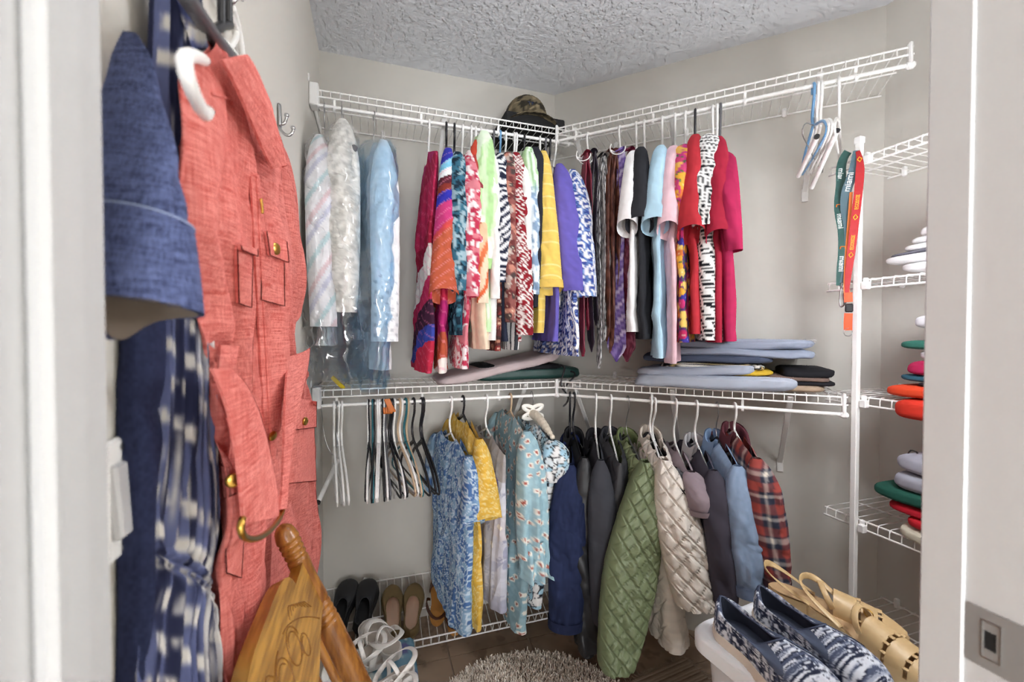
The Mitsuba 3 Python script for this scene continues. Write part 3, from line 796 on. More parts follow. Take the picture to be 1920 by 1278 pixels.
# ---------------------------------------------------------------- garments in plastic at the left end
scene['film_clear'] = {'type': 'thindielectric', 'int_ior': 1.62}
scene['film_blue'] = {'type': 'thindielectric', 'int_ior': 1.62, 'specular_transmittance': {'type': 'rgb', 'value': [0.66, 0.82, 0.94]}}
scene['clear_plastic'] = {'type': 'thindielectric', 'int_ior': 1.6}
g1 = garment('dress_shirt', 'pastel striped dress shirt in clear dry-cleaning plastic by the left wall', 'shirt', 'UB', 612, (601, 258), (608, 648), P_stripes(['e4e4ea', 'cfe0e6', 'e6e4ea', 'e2d0d8', 'ded8e8'], .016), sleeve=(607, 612, 0.038, 0.036, 0.042, 0.03), w=0.185, thick=0.026, fine=True,
             pat_s=P_stripes(['e2e4ea', 'b8d4dc', 'e4e4ea', 'e6e4ea', 'dfc4cc', 'e0e0ea', 'c4c6dc', 'e6e6ec'], .013, 0.55), du=.0034, hang='steel', hang_label='steel wire hanger holding the pastel striped shirt in plastic', wh=0.17, rise=.06)
g2 = garment('lace_jacket', 'off-white lace jacket with a dark button in clear plastic', 'jacket', 'UB', 644, (646, 228), (662, 560), P_crackle('d8d6d0', 'e8e6e0', 60, .16, 4, fill2='c4c2bc'), sleeve=(646, 585, 0.036, 0.034, 0.05, 0.03), w=0.185, thick=0.03, fine=True, amp=0.016, hang='steel', hang_label='steel wire hanger holding the off-white lace jacket', rise=.03, body_amp=.012)
bt = thing('jacket_button', 'round dark button on the front of the lace jacket', 'button')
whole(bt, lathe([(0, .006), (.009, .005), (.011, .002), (.011, -.001), (0, -.001)], 16, axis=-g2['t']*.3+g2['a'], origin=at(664, 278, g2['a'], g2['a'][:2] @ g2['C']+0.215)), 'gray_plastic', 40)
labels[bt]['label'] = 'round dark button at the neck of the lace jacket'
g3 = garment('white_blouse', 'white embroidered blouse inside a blue dry-cleaning bag', 'blouse', 'UB', 704, (722, 268), (730, 694), P_plain('e8e8ea'), sleeve=(722, 640, 0.040, 0.034, 0.045, 0.03), w=0.185, thick=0.03, amp=0.014, hang='steel', hang_label='steel wire hanger holding the white blouse in the blue bag', rise=.05, fine=True,
             pat_s=lambda u, v, s, sd: mixc(hx('e9e9ec'), hx('c4c6cc'), ((v > .44) & (np.sin(u*190)*np.sin(v*190) > .55))*1.0))


def bag(label, g, sh, bottom, film, w, wt, dz_top=0.05, seed=0, flare=1.15, amp=0.02):
    C3 = np.array([g['C'][0], g['C'][1], 0]); a, t = g['a'], g['t']
    Sx = C3+a*w; zt = zat(Sx, sh); Bp = at(bottom[0], bottom[1], a, a[:2] @ g['C']+w)
    lean = (Bp-C3-a*w) @ t
    nv, nu = 90, 110; v = np.linspace(0, 1, nv)
    ctr = C3+t*(lean*v)[:, None]+ZAX*(zt+(Bp[2]-zt)*v)[:, None]
    ww = w*curve([0, .02, .3, .8, 1], [.93, 1, 1.03, 1.02, .9], v); th = wt*curve([0, .04, .3, .75, 1], [.35, .8, 1, flare, flare*.75], v)
    L = loft(ctr-a*ww[:, None], ctr+a*ww[:, None], t, th, nu, seed, amp, fu=16, fv=6, pw=.85, top=lambda s, sd: 0.09*(1-np.abs(2*s-1)))
    V = L[0]
    V = V+t*(0.020*(fbm(V*26+seed, 3, seed)-.5))[..., None]+a*(0.010*(fbm(V*22+seed+9, 3, seed+1)-.5))[..., None]
    k = thing('garment_bag', label, 'garment bag')
    scene[k] = mikit.ply(sheet(V), film, smooth=True)
    return k


bag('clear plastic dry-cleaning bag over the pastel striped shirt', g1, 243, (604, 718), 'film_clear', 0.262, 0.05, seed=2)
bag('clear plastic dry-cleaning bag over the off-white lace jacket', g2, 220, (655, 722), 'film_clear', 0.262, 0.066, seed=5, flare=1.3)
bag('sky blue translucent dry-cleaning bag hanging past the wire shelf edge', g3, 255, (712, 736), 'film_blue', 0.272, 0.07, seed=8, flare=.9)

# ---------------------------------------------------------------- upper angled rail: ties and tops
def tie(label, px, ztop, ytip, wb, pat, seed, turn=0.0, near=0.10, wt=0.028, th=0.004, bsdf='satin'):
    R = RAILS['UD']
    base = at(px, 639, R['n'], R['c']-near); p0 = np.array([base[0], base[1], 0])
    wd = R['t']*math.cos(turn)+R['a']*math.sin(turn); nd = R['a']*math.cos(turn)-R['t']*math.sin(turn)
    zt = zat(p0, ztop); zb = zat(p0, ytip)
    k = thing('necktie', label, 'necktie')
    for j, (z1, w1, off) in enumerate(((zb, wb, 0.010), (zb+0.10, wb*0.55, -0.010))):
        nv, nu = 70, 26; v = np.linspace(0, 1, nv)
        z = zt+(z1-zt)*v
        hw = curve([0, .5, .9, 1], [wt*.5, wt*.62, w1*.5, w1*.52], v)
        tipl = w1*0.62; d = (z-z1); hw = np.where(d < tipl, hw*np.maximum(d/tipl, .02), hw)
        bend = 0.006*np.sin(v*5+seed)
        c = p0+ZAX*z[:, None]+nd*(off*np.minimum(1, v*8)+0.004*np.sin(v*7+seed*2))[:, None]+wd*bend[:, None]
        L = loft(c-wd*hw[:, None], c+wd*hw[:, None], nd, np.full(nv, th), nu, seed, .004, fu=20, fv=4, pw=.5)
        cloth(k, 'front_blade' if j == 0 else 'tail', L, pat, bsdf, seed=seed)
    kn = [p0+nd*(.011*math.cos(t_))+ZAX*(zt+.011*math.sin(t_)) for t_ in np.linspace(0, np.pi, 9)]
    V = np.stack([np.stack([q-wd*wt*.5, q+wd*wt*.5, q+wd*wt*.5+(q-p0-ZAX*zt)*.3, q-wd*wt*.5+(q-p0-ZAX*zt)*.3]) for q in kn])
    m = trimesh.Trimesh(V.reshape(-1, 3), grid_faces(9, 4, True), process=False)
    part(k, 'fold', m, bsdf, smooth=True, color=lin(np.broadcast_to(pat(np.zeros((1, 1)), np.zeros((1, 1)), np.zeros((1, 1)), np.ones((1, 1))).reshape(1, 3), (len(m.vertices), 3))))
    return k


def P_tie(a, b, c, f=.006, ang=.7): return P_stripes([a, a, b, a, c], f, ang)


TT = .95
tie('dark red satin necktie, leftmost on the tie hangers', 1097, 292, 668, .055, P_plain('8c1a34', '6c1028'), 1, TT, wt=.05)
tie('black necktie with a violet sheen beside the dark red one', 1110, 288, 660, .075, P_plain('26202c', '3a2a44'), 2, TT, wt=.036)
tie('narrow black and white dotted knit necktie, the longest', 1126, 296, 690, .05, P_hatch('2a2a2e', 'c8c8c8', .006, .4, .3), 3, TT, wt=.038)
tie('silver gray patterned necktie next to the dotted one', 1133, 294, 640, .06, P_hatch('b4b0ac', '6a666a', .005, .45), 4, TT, wt=.03)
tie('rust brown patterned necktie', 1141, 288, 640, .07, P_animal('7c4432', '5a2c20', None, 60, 3), 5, TT, wt=.036)
tie('dark brown necktie with copper flecks', 1150, 288, 662, .06, P_animal('5c2e26', '7a4636', None, 70, 7), 6, TT, wt=.036)
tie('lavender and purple striped necktie with a wide tip', 1163, 284, 678, .085, P_stripes(['8a72c0', '5a3c96', 'cdbfe6', '6a4aa8'], .012, .9), 7, .5, wt=.03)
tie('maroon necktie with fine dots, rightmost on the tie hangers', 1178, 284, 678, .085, P_dots('6c1a34', '94485e', '3e0c1c', .012), 8, .6, wt=.034)


def tie_hanger(label, px, ang, n):
    R = RAILS['UD']; p = at(px, 639, R['n'], R['c']); C3 = np.array([p[0], p[1], 0]); a, t = R['a'], R['t']
    k = thing('tie_hanger', label, 'tie hanger')
    zr = R['z']
    part(k, 'hook', tube(spline([C3+a*-.016+ZAX*(zr-.004), C3+ZAX*(zr+.014), C3+a*.016+ZAX*zr, C3+a*.012+ZAX*(zr-.04), C3+ZAX*(zr-.09)], 30), .0042, 8), 'white_plastic', True)
    z0 = zr-.09
    part(k, 'frame', tube(spline([C3-a*.14+ZAX*(z0-.045), C3-a*.07+ZAX*(z0-.02), C3+ZAX*z0, C3+a*.07+ZAX*(z0-.02), C3+a*.14+ZAX*(z0-.045)], 24), .005, 8), 'white_plastic', True)
    for i in range(n):
        x = -.10+.24*i/(n-1)
        b = C3+a*x+ZAX*(z0-.05)
        part(k, 'loop', tube(spline([b+ZAX*.03, b+t*.02+ZAX*.0-ZAX*.01, b+t*.045-ZAX*.004, b+t*.05+ZAX*.012], 14), .0022, 6), 'white_plastic', True)
    return k


tie_hanger('white plastic tie hanger nearest the corner, above the dark red tie', 1102, 0, 8)
tie_hanger('white plastic tie hanger above the purple striped tie', 1161, 0, 6)

garment('tee', 'white short sleeved tee next to the ties', 'tee shirt', 'UD', 1191, (1186, 288), (1186, 622), P_plain('e4e2e2'), flare=True, sleeve=(1176, 428, 0.034, 0.034, 0.036), hang_label='white hanger holding the white tee')
garment('tee', 'black short sleeved tee between the white and light blue tees', 'tee shirt', 'UD', 1206, (1199, 281), (1207, 636), P_plain('202126', '2b2c32'), flare=True, sleeve=(1199, 424, 0.046, 0.036, 0.046), hang_label='white hanger holding the black tee')
garment('tee', 'light blue short sleeved tee', 'tee shirt', 'UD', 1239, (1237, 278), (1239, 672), P_plain('9cc4da', 'a8cee2'), flare=True, sleeve=(1228, 425, 0.044, 0.036, 0.044), hang_label='white hanger holding the light blue tee')
garment('tee', 'pale pink short sleeved tee', 'tee shirt', 'UD', 1263, (1260, 279), (1266, 682), P_plain('dcb0bc', 'e4bcc6'), flare=True, sleeve=(1252, 432, 0.034, 0.034, 0.036), hang_label='white hanger holding the pale pink tee')
garment('blouse', 'blouse with orange, pink and blue tropical flowers', 'blouse', 'UD', 1282, (1279, 276), (1288, 642), P_floral('5a2a72', ['e8a020', 'd0286c', '34309c', 'e06a2a', 'e8c050', 'c81f5a'], 36, 3, '2f6a3a', .5), sleeve=(1272, 404, 0.016, 0.024, 0.024), fine=True, hang_label='white hanger holding the tropical flower blouse', pat_s=P_floral('c8287a', ['e8a020', 'd0386c', 'e0a840', 'e06a2a'], 36, 5, '2f6a3a', .5))
garment('shirt', 'bright red short sleeved shirt', 'shirt', 'UD', 1300, (1301, 258), (1304, 626), P_plain('b8202c', 'c42832'), flare=True, sleeve=(1296, 440, 0.042, 0.036, 0.042), hang='black', hang_label='black clip hanger holding the bright red shirt')
garment('blouse', 'black and white small check blouse with flutter sleeve', 'blouse', 'UD', 1333, (1324, 257), (1333, 638), P_check('16181e', 'e4e4e2', .0135, .19), sleeve=(1319, 425, 0.032, 0.034, 0.052), fine=True, hang_label='white hanger holding the black and white check blouse', thick=.042)
garment('shirt', 'deep crimson shirt with short sleeves behind the check blouse', 'shirt', 'UD', 1341, (1343, 262), (1350, 642), P_plain('a4142e', 'b01a38'), flare=True, sleeve=(1350, 448, 0.040, 0.034, 0.04), hang_label='white hanger holding the deep crimson shirt')
garment('shirt', 'raspberry pink shirt, last at the right of the angled rail', 'shirt', 'UD', 1347, (1354, 290), (1369, 640), P_plain('a81444', 'b81c50'), sleeve=(1377, 470, 0.022, 0.026, 0.03), thick=.026, amp=.014, hang='gray', hang_label='gray hanger holding the raspberry pink shirt')

# ---------------------------------------------------------------- lower back rail: tops
garment('tee', 'blue and white marbled floral tee on the lower rail', 'top', 'LB', 845, (881, 862), (880, 1192), P_crackle('b8ccdc', '3f68a4', 58, .13, 3, fill2='7fa4c4'), flare=True, sleeve=(886, 985, 0.044, 0.034, 0.045, .02), fine=True, neck=.075, dip=.10, hang_label='white hanger holding the blue marbled floral tee', thick=.028)
garment('tee', 'yellow tee with pale floral print on a black hanger', 'top', 'LB', 868, (900, 830), (900, 1184), P_crackle('e4c878', 'd8a428', 56, .10, 5, fill2='dfb040'), flare=True, sleeve=(912, 975, 0.054, 0.042, 0.054, .02), fine=True, neck=.08, dip=.09, hang='black', hang_label='black hanger holding the yellow floral tee', rise=.06)
garment('tank_top', 'gray lilac sleeveless top with purple leaves', 'top', 'LB', 912, (947, 852), (944, 1150), lambda u, v, s, sd: np.where(((np.hypot((s-.86)/.10, (v-.12)/.05) < 1) | (np.hypot((s-.9)/.08, (v-.19)/.035) < 1))[..., None], hx('5c4a86'), mixc(P_floral('a6a8ba', ['c8c8d4', 'bcbcc8', 'c4bcc0'], 9, 3, cover=.5, tone='9698b0')(u, v, s, sd), hx('8a8078'), (v < .1)*.6)), fine=True, neck=.09, dip=.13, hang_label='white hanger holding the gray lilac sleeveless top', thick=.03)
gl = garment('blouse', 'light teal blouse with small flowers and ruffled sleeves', 'blouse', 'LB', 957, (990, 815), (984, 1190), P_dots('88adb8', 'dcd8cc', 'a0584c', .042, '7ea4b0'), sleeve=(999, 1035, 0.058, 0.045, 0.05, .03, (140, .016)), fine=True, neck=.075, dip=.07, pat_s=P_dots('92b8c2', 'dcd8cc', 'b0584a', .040, '88aeba'), hang='tan', hang_label='pale hanger holding the light teal ruffled blouse', thick=.03)
garment('blouse', 'white blouse with black crackle lines and sky blue patches', 'blouse', 'LB', 997, (1040, 832), (1012, 1142), P_crackle('20242c', 'e4e4e2', 44, .10, 3, fill2='9cc8dc'), sleeve=(1037, 900, 0.036, 0.036, 0.05, .0), fine=True, neck=.05, thick=.03, hang=None)
# a second ruffle on the teal sleeve
C3 = np.array([gl['C'][0], gl['C'][1], 0]); pe = at(1006, 1078, gl['a'], gl['a'][:2] @ gl['C']+.235); ps = at(999, 1008, gl['a'], gl['a'][:2] @ gl['C']+.222)
vs = np.linspace(0, 1, 20); ce = ps+(pe-ps)*vs[:, None]
Lr = loft(ce-gl['t']*(.05+.012*vs)[:, None], ce+gl['t']*(.05+.012*vs)[:, None], gl['a'], .046+.004*vs, 90, 4, .006, ruffle=(150, .02))
cloth(gl['key'], 'sleeve_ruffle', Lr, P_dots('94bac4', 'dcd8cc', 'b0584a', .040, '8ab0bc'), seed=4)

# padded satin hanger with a bow
R = RAILS['LB']; hp = at(997, 639, R['n'], R['c']); C3 = np.array([hp[0], hp[1], 0]); aa = solve_yaw(hp[:2], R['a'], .2, 1040)
k = thing('padded_hanger', 'cream satin padded hanger with a white bow on the lower rail', 'hanger')
part(k, 'hook', tube(spline([C3-aa*.014+ZAX*1.02, C3+ZAX*1.04, C3+aa*.015+ZAX*1.022, C3+aa*.01+ZAX*.985, C3+ZAX*.955], 30), .0017, 8), 'steel', True)
zs_ = zat(C3+aa*.2, 820)
pts = spline([C3-aa*.19+ZAX*(zs_-.005), C3-aa*.1+ZAX*(zs_+.035), C3+ZAX*.95, C3+aa*.1+ZAX*(zs_+.035), C3+aa*.19+ZAX*(zs_-.005)], 60)
m = tube(pts, .019*np.sqrt(np.clip(np.sin(np.linspace(0.05, np.pi-.05, 60)), .2, 1))+.0016*np.sin(np.arange(60)*2.1), 14)
part(k, 'padding', m, 'satin', smooth=True, color=lin(np.broadcast_to(hx('dcd0bc'), (len(m.vertices), 3))))
bw = C3+ZAX*.972+aa*.012
loops = []
for sg_ in (1, -1):
    for q in (.8, -.9):
        tt = R['t']*sg_
        loops.append(tube(spline([bw, bw+tt*.02+ZAX*(.012 if q > 0 else -.02), bw+tt*.042+ZAX*(.010 if q > 0 else -.035), bw+tt*.03+ZAX*(-.004 if q > 0 else -.04), bw+ZAX*(-.002)], 18), .0035, 6, flat=(1, 2.4), ref=R['a']))
m = cat(*loops)
part(k, 'bow', m, 'satin', smooth=True, color=lin(np.broadcast_to(hx('ece8de'), (len(m.vertices), 3))), label='white ribbon bow')

# ---------------------------------------------------------------- lower angled rail: jackets
garment('denim_jacket', 'dark indigo denim jacket with white cuff stitching, leftmost of the jackets', 'jacket', 'LD', 1069, (1070, 878), (1085, 1160), P_denim('18203f', '242f58'), sleeve=(1060, 1172, 0.058, 0.045, 0.068, .05), thick=.035, neck=.06, hang='black', hang_label='black hanger holding the dark indigo denim jacket', collar=(0, '222c54'),
        cuff=('1b2446', .05), pat_s=lambda u, v, s, sd: np.where(((np.abs(v-.63) < .0022) | (np.abs(v-.638) < .0022))[..., None], hx('c8ccd8'), P_denim('17203e', '232e58')(u, v, s, sd)), fine=True)
garment('jacket', 'long black jacket behind the indigo denim jacket', 'jacket', 'LD', 1077, (1098, 865), (1108, 1235), P_plain('17171a', '212125'), sleeve=(1102, 1215, 0.036, 0.038, 0.05, .03), thick=.03, bsdf='nylon', amp=.018, hang='black', hang_label='black hanger holding the long black jacket', collar=(0, '1a1a1d'))
garment('hoodie', 'charcoal gray hooded zip jacket on a white hanger', 'jacket', 'LD', 1118, (1128, 870), (1122, 1150), P_plain('3a3b42', '2e2f35', .6), sleeve=(1130, 1165, 0.036, 0.04, 0.048, .04), thick=.034, hang_label='white hanger holding the charcoal hooded jacket', collar=(0, '202024'))
garment('puffer_vest', 'black padded vest between the charcoal jacket and green coat', 'vest', 'LD', 1146, (1165, 868), (1168, 1070), P_plain('232328', '2e2e34'), bsdf='nylon', thick=.045, quilt=(.09, .008), fine=True, hang_label='white hanger holding the black padded vest', collar=(0, '2a2b30'))
garment('quilted_jacket', 'olive green diamond quilted jacket', 'jacket', 'LD', 1178, (1213, 872), (1222, 1130), P_plain('66734c', '707e56'), sleeve=(1155, 1246, 0.056, 0.045, 0.088, .08), thick=.04, bsdf='nylon', quilt=(.046, .013), fine=True, du=.0038, wpos=.58, hang='steel', hang_label='steel hanger holding the olive green quilted jacket', collar=(0, '66734c'), neck=.06, amp=.012)
garment('quilted_jacket', 'cream diamond quilted jacket beside the olive one', 'jacket', 'LD', 1221, (1248, 868), (1272, 1228), P_plain('d6ccbf', 'ded5ca'), sleeve=(1302, 1128, 0.062, 0.045, 0.074, .06), thick=.045, bsdf='nylon', quilt=(.052, .013), fine=True, du=.0038, wpos=.6, hang_label='white hanger holding the cream quilted jacket', collar=(0, 'd6ccbf'), wh=.25, neck=.06, amp=.012)
garment('tweed_jacket', 'black and gray tweed jacket behind the cream coat', 'jacket', 'LD', 1228, (1268, 885), (1288, 1010), P_animal('1d1d20', '4a4a4e', None, 110, 4), sleeve=(1285, 1000, .03, .035, .042), fine=True, hang_label='white hanger holding the black and gray tweed jacket', collar=(0, '252528'))
garment('polo_shirt', 'dusty mauve polo shirt with short sleeves', 'shirt', 'LD', 1268, (1300, 893), (1318, 1100), P_plain('8a7880', '94828a'), sleeve=(1312, 962, 0.034, 0.034, 0.036, .03), hang_label='white hanger holding the dusty mauve polo shirt', neck=.06, thick=.04, cuff=('8e7c84', .14))
garment('sweater', 'dark plum gray sweater with a pale gray collar', 'sweater', 'LD', 1307, (1342, 890), (1352, 1128), P_plain('3a3642', '44404c'), sleeve=(1358, 1132, 0.036, 0.038, 0.046, .03), hang_label='white hanger holding the plum gray sweater', neck=.07, thick=.04, collar=(0, 'b4b2b4'))
garment('denim_shirt', 'light blue faded denim shirt', 'shirt', 'LD', 1346, (1388, 882), (1392, 1112), P_denim('7089ac', '90a6c2'), sleeve=(1404, 1112, 0.040, 0.038, 0.05, .03), hang='chrome', hang_label='chrome and black hanger holding the light blue denim shirt', neck=.06, thick=.04, collar=(0, '7c94b4'), fine=True, cuff=('6a80a4', .08))
garment('flannel_shirt', 'red, navy and cream plaid flannel shirt, rightmost of the jackets', 'shirt', 'LD', 1379, (1424, 868), (1438, 1092), P_plaid('262a3c', '9a3830', 'cfc4b4', .062), sleeve=(1455, 1095, 0.034, 0.036, 0.048, .03), hang_label='white hanger holding the plaid flannel shirt', neck=.06, thick=.034, fine=True, collar=(0, '5a3038'), cuff=('4a2c38', .06))

# ---------------------------------------------------------------- left wall: switch and robe hooks
k = thing('light_switch', 'white rocker light switch on the left wall beside the door casing', 'light switch')
part(k, 'plate', box((XL, 0.392, 1.094), (XL+0.006, 0.462, 1.194), 0.003), 'white_plastic')
part(k, 'rocker', frame_box((XL+0.008, 0.434, 1.144), (math.cos(.07), 0, math.sin(.07)), (0, 1, 0), (-math.sin(.07), 0, math.cos(.07)), (0.008, 0.034, 0.060), 0.002), 'white_paint')
for z in (1.102, 1.186): part(k, 'screw', lathe([(0, .0015), (.003, .001), (.0032, 0)], 12, axis=(1, 0, 0), origin=(XL+0.006, 0.434, z)), 'steel')


def robe_hook(label, y, z):
    k = thing('robe_hook', label, 'hook'); o = np.array([XL, y, z]); X = np.array([1.0, 0, 0])
    part(k, 'plate', tube(spline([o+X*.004+ZAX*.036, o+X*.005+ZAX*.015, o+X*.005-ZAX*.014], 14), .005, 10, flat=(1.5, .8), ref=(0, 1, 0)), 'chrome', True)
    for nm, P in (('upper_prong', [(.004, -.003), (.011, -.007), (.017, .002), (.019, .014)]), ('lower_prong', [(.004, -.009), (.010, -.025), (.022, -.031), (.031, -.022), (.032, -.013)])):
        pts = spline([o+X*a+ZAX*b for a, b in P], 22)
        tip = trimesh.creation.icosphere(2, .0052); tip.apply_translation(pts[-1])
        part(k, nm, cat(tube(pts, .0032, 10), tip), 'chrome', True)


robe_hook('chrome double robe hook on the left wall, bare', 1.096, 1.765)
robe_hook('chrome double robe hook on the left wall above the coral dress', 0.67, 1.755)


# ---------------------------------------------------------------- the three garments hanging on the left wall
def px_edge(pts, nv):
    """An edge curve through (px, py, x) pixels standing at distance x from the closet's centre plane."""
    P = np.array([at(px, py, (1, 0, 0), x) for px, py, x in pts])
    d = np.r_[0, np.cumsum(np.linalg.norm(np.diff(P, axis=0), axis=1))]
    from scipy.interpolate import PchipInterpolator
    return PchipInterpolator(d, P)(np.linspace(0, d[-1], nv))


def first_hits(m, O, D):
    tri = m.triangles; a, e1, e2 = tri[:, 0], tri[:, 1]-tri[:, 0], tri[:, 2]-tri[:, 0]
    out = np.full(len(D), np.nan); nn = np.zeros((len(D), 3)); fn = np.cross(e1, e2); fn /= np.maximum(np.linalg.norm(fn, axis=1, keepdims=True), 1e-12)
    for i, d in enumerate(D):
        p = np.cross(d, e2); det = (e1*p).sum(1); inv = 1/np.where(np.abs(det) < 1e-12, 1e9, det)
        tv = O-a; u = (tv*p).sum(1)*inv; q = np.cross(tv, e1); v = (q @ d)*inv; t = (e2*q).sum(1)*inv
        ok = (u >= -1e-6) & (v >= -1e-6) & (u+v <= 1+1e-6) & (t > 0.05)
        if ok.any():
            j = np.where(ok)[0][np.argmin(t[ok])]; out[i] = t[j]; n = fn[j]; nn[i] = n if n @ d < 0 else -n
    return out, nn


def patch(m, quad, n=14, k=14, off=0.003, thick=0.003, plane=None, bulge=0.0):
    """A slab of cloth that lies on the mesh m, between four corners (pixels: top left, top right, bottom right, bottom left)."""
    q = np.array(quad, float); s = np.linspace(0, 1, k)[None, :, None]; v = np.linspace(0, 1, n)[:, None, None]
    px = (q[0]*(1-s)+q[1]*s)*(1-v)+(q[3]*(1-s)+q[2]*s)*v
    D = np.array([ray(*p) for p in px.reshape(-1, 2)]); t, nn = first_hits(m, EYE, D)
    bad = np.isnan(t); t = np.where(bad, np.nanmedian(t), t)
    t = t.reshape(n, k)
    from scipy.ndimage import gaussian_filter
    t = gaussian_filter(t, 1.6, mode='nearest')
    nav = nn[~bad].mean(0); nav /= np.linalg.norm(nav)
    P = EYE+D.reshape(n, k, 3)*t[..., None]
    top = P+nav*(off+bulge*np.sin(np.pi*s)*np.sin(np.pi*v)); bot = top-nav*thick
    V = np.vstack([top.reshape(-1, 3), bot.reshape(-1, 3)])
    F = [grid_faces(n, k), grid_faces(n, k)[:, ::-1]+n*k]
    ring = np.r_[np.arange(k), np.arange(1, n)*k+k-1, (n-1)*k+np.arange(k-2, -1, -1), np.arange(n-2, 0, -1)*k]
    a, b = ring, np.roll(ring, -1)
    F += [np.c_[a, b, b+n*k], np.c_[a, b+n*k, a+n*k]]
    return trimesh.Trimesh(V, np.vstack(F), process=False), P+nav*off, nav


def f_linen(p, n, uv):
    a = mikit.fbm(p.y*60, p.z*900, p.x*60, 3); b = mikit.fbm(p.y*800, p.z*50, p.x*800, 2); c = mikit.noise(p.y*9, p.z*9, p.x*9)
    t = 0.55*a+0.35*b+0.1*c
    return mikit.mix(lin(hx('b45049')).tolist(), lin(hx('df8a82')).tolist(), mikit.smoothstep(0.28, 0.72, t))


def f_chambray(p, n, uv):
    a = mikit.fbm(p.y*70, p.z*800, p.x*70, 3); b = mikit.fbm(p.y*800, p.z*60, p.x*800, 3)
    return mikit.mix(lin(hx('2b3150')).tolist(), lin(hx('5f6a94')).tolist(), mikit.smoothstep(0.25, 0.75, 0.5*a+0.5*b))


def f_navy(p, n, uv):
    a = mikit.fbm(p.y*300, p.z*300, p.x*300, 3)
    return mikit.mix(lin(hx('1b2038')).tolist(), lin(hx('2c3352')).tolist(), a)


for nm, fn in (('coral_linen', f_linen), ('chambray', f_chambray), ('navy_denim', f_navy)):
    scene[nm] = {'type': 'twosided', 'b': {'type': 'principled', 'base_color': mikit.proc(fn), 'roughness': 0.85, 'specular': 0.2, 'sheen': 0.3}}
plain('seam_blue', hx('8a96b4'), .8)
plain('undyed', hx('75695e'), 0.9)
plain('mat_a', hx('93806e'), .9); plain('mat_b', hx('a89888'), .9); plain('mat_c', hx('7a6656'), .9)

# coral dress
NVC = 150
A = px_edge([(366, 118, -.140), (372, 260, -.141), (368, 420, -.142), (386, 520, -.147), (396, 660, -.156), (394, 900, -.164), (404, 1278, -.168), (412, 1560, -.168)], NVC)
B = px_edge([(480, 190, -.190), (520, 265, -.172), (545, 400, -.160), (560, 540, -.150), (552, 650, -.150), (578, 720, -.152), (588, 860, -.154), (594, 1165, -.156)], NVC)
Nc = np.array([0.99, -0.10, 0]); Nc /= np.linalg.norm(Nc)
vv_ = np.linspace(0, 1, NVC)
thc = curve([0, .06, .2, .4, .7, 1], [.010, .018, .026, .020, .022, .024], vv_)


def top_c(s, sd):
    x = np.abs(s-.52)
    return np.where(x < .24, .045, .045*(1-(x-.24)/.28)) - np.where((x < .24) & (sd > 0), .17*(1-x/.24)**.8, 0)


k = coral = thing('coral_dress', 'coral red sleeveless belted linen dress hanging on the left wall', 'dress')
Lc = loft(A, B, Nc, thc, 150, 3, 0.026, fu=11, fv=2.2, top=top_c, back=.15)
Lc[0][..., 0] = np.maximum(Lc[0][..., 0], XL+.004)
mc = sheet(Lc[0])
part(k, 'body', mc, 'coral_linen', smooth=True)


def coral_patch(name, quad, off=.0035, thick=.003, parent=None, bulge=0.0, n=14, kk=14):
    m, P, nav = patch(mc, quad, n, kk, off, thick, bulge=bulge)
    return part(parent or coral, name, m, 'coral_linen', smooth=35), P, nav


coral_patch('placket', [(466, 330), (482, 326), (514, 860), (496, 868)], n=40)
zp, Pz, nz = coral_patch('zip_seam', [(474, 330), (477, 330), (507, 858), (503, 858)], .0055, .002, n=40, kk=4)
m = tube(spline([Pz[3, 2]+nz*.003, Pz[4, 2]+nz*.004, Pz[5, 2]+nz*.004], 10), .0018, 8); part(coral, 'zip_pull', m, 'gold', True, label='brass zip pull')


def f_seam(p, n, uv): return mikit.mix(lin(hx('b2554e')).tolist(), lin(hx('c8675f')).tolist(), mikit.noise(p.x*500, p.y*500, p.z*500))


scene['coral_seam'] = {'type': 'diffuse', 'reflectance': mikit.proc(f_seam)}


def seam(P, nav, parent):
    n, m = P.shape[:2]
    loop = np.vstack([P[:, 0], P[-1, 1:], P[-2::-1, -1]])
    part(parent, 'seam', tube(loop+nav*.0002, .0006, 5), 'coral_seam', True, label='darker stitched edge')


def button(p, nrm, r, parent):
    part(parent, 'button', lathe([(0, .0035), (r*.7, .0035), (r*.95, .002), (r, .0), (0, 0)], 20, axis=nrm, origin=p), 'gold', 40, label='round brass button')


for quad, bt_, pk in (([(487, 433), (526, 452), (530, 492), (494, 478)], (503, 466), [(484, 440), (527, 458), (528, 572), (484, 560)]),
                      ([(432, 455), (466, 462), (466, 476), (434, 464)], None, [(436, 462), (466, 468), (464, 574), (440, 566)]),
                      ([(534, 742), (586, 752), (586, 800), (534, 806)], (562, 789), [(534, 800), (586, 796), (590, 900), (536, 905)]),
                      ([(412, 870), (460, 880), (456, 912), (416, 930)], (434, 895), [(414, 926), (458, 910), (448, 1080), (420, 1070)])):
    pkk, Pp, npk = coral_patch('pocket', pk, .005, .004); seam(Pp, npk, pkk)
    fk, Pf, nf = coral_patch('pocket_flap', quad, .010, .004); seam(Pf, nf, fk)
    if bt_:
        d = ray(*bt_); t_, n_ = first_hits(mc, EYE, [d]); 
        if not np.isnan(t_[0]): button(EYE+d*t_[0]+nf*.0105, nf, .0085 if bt_[1] < 800 else .0075, fk)
d = ray(504, 815); t_, n_ = first_hits(mc, EYE, [d]); button(EYE+d*t_[0]+nz*.006, nz, .0075, coral)

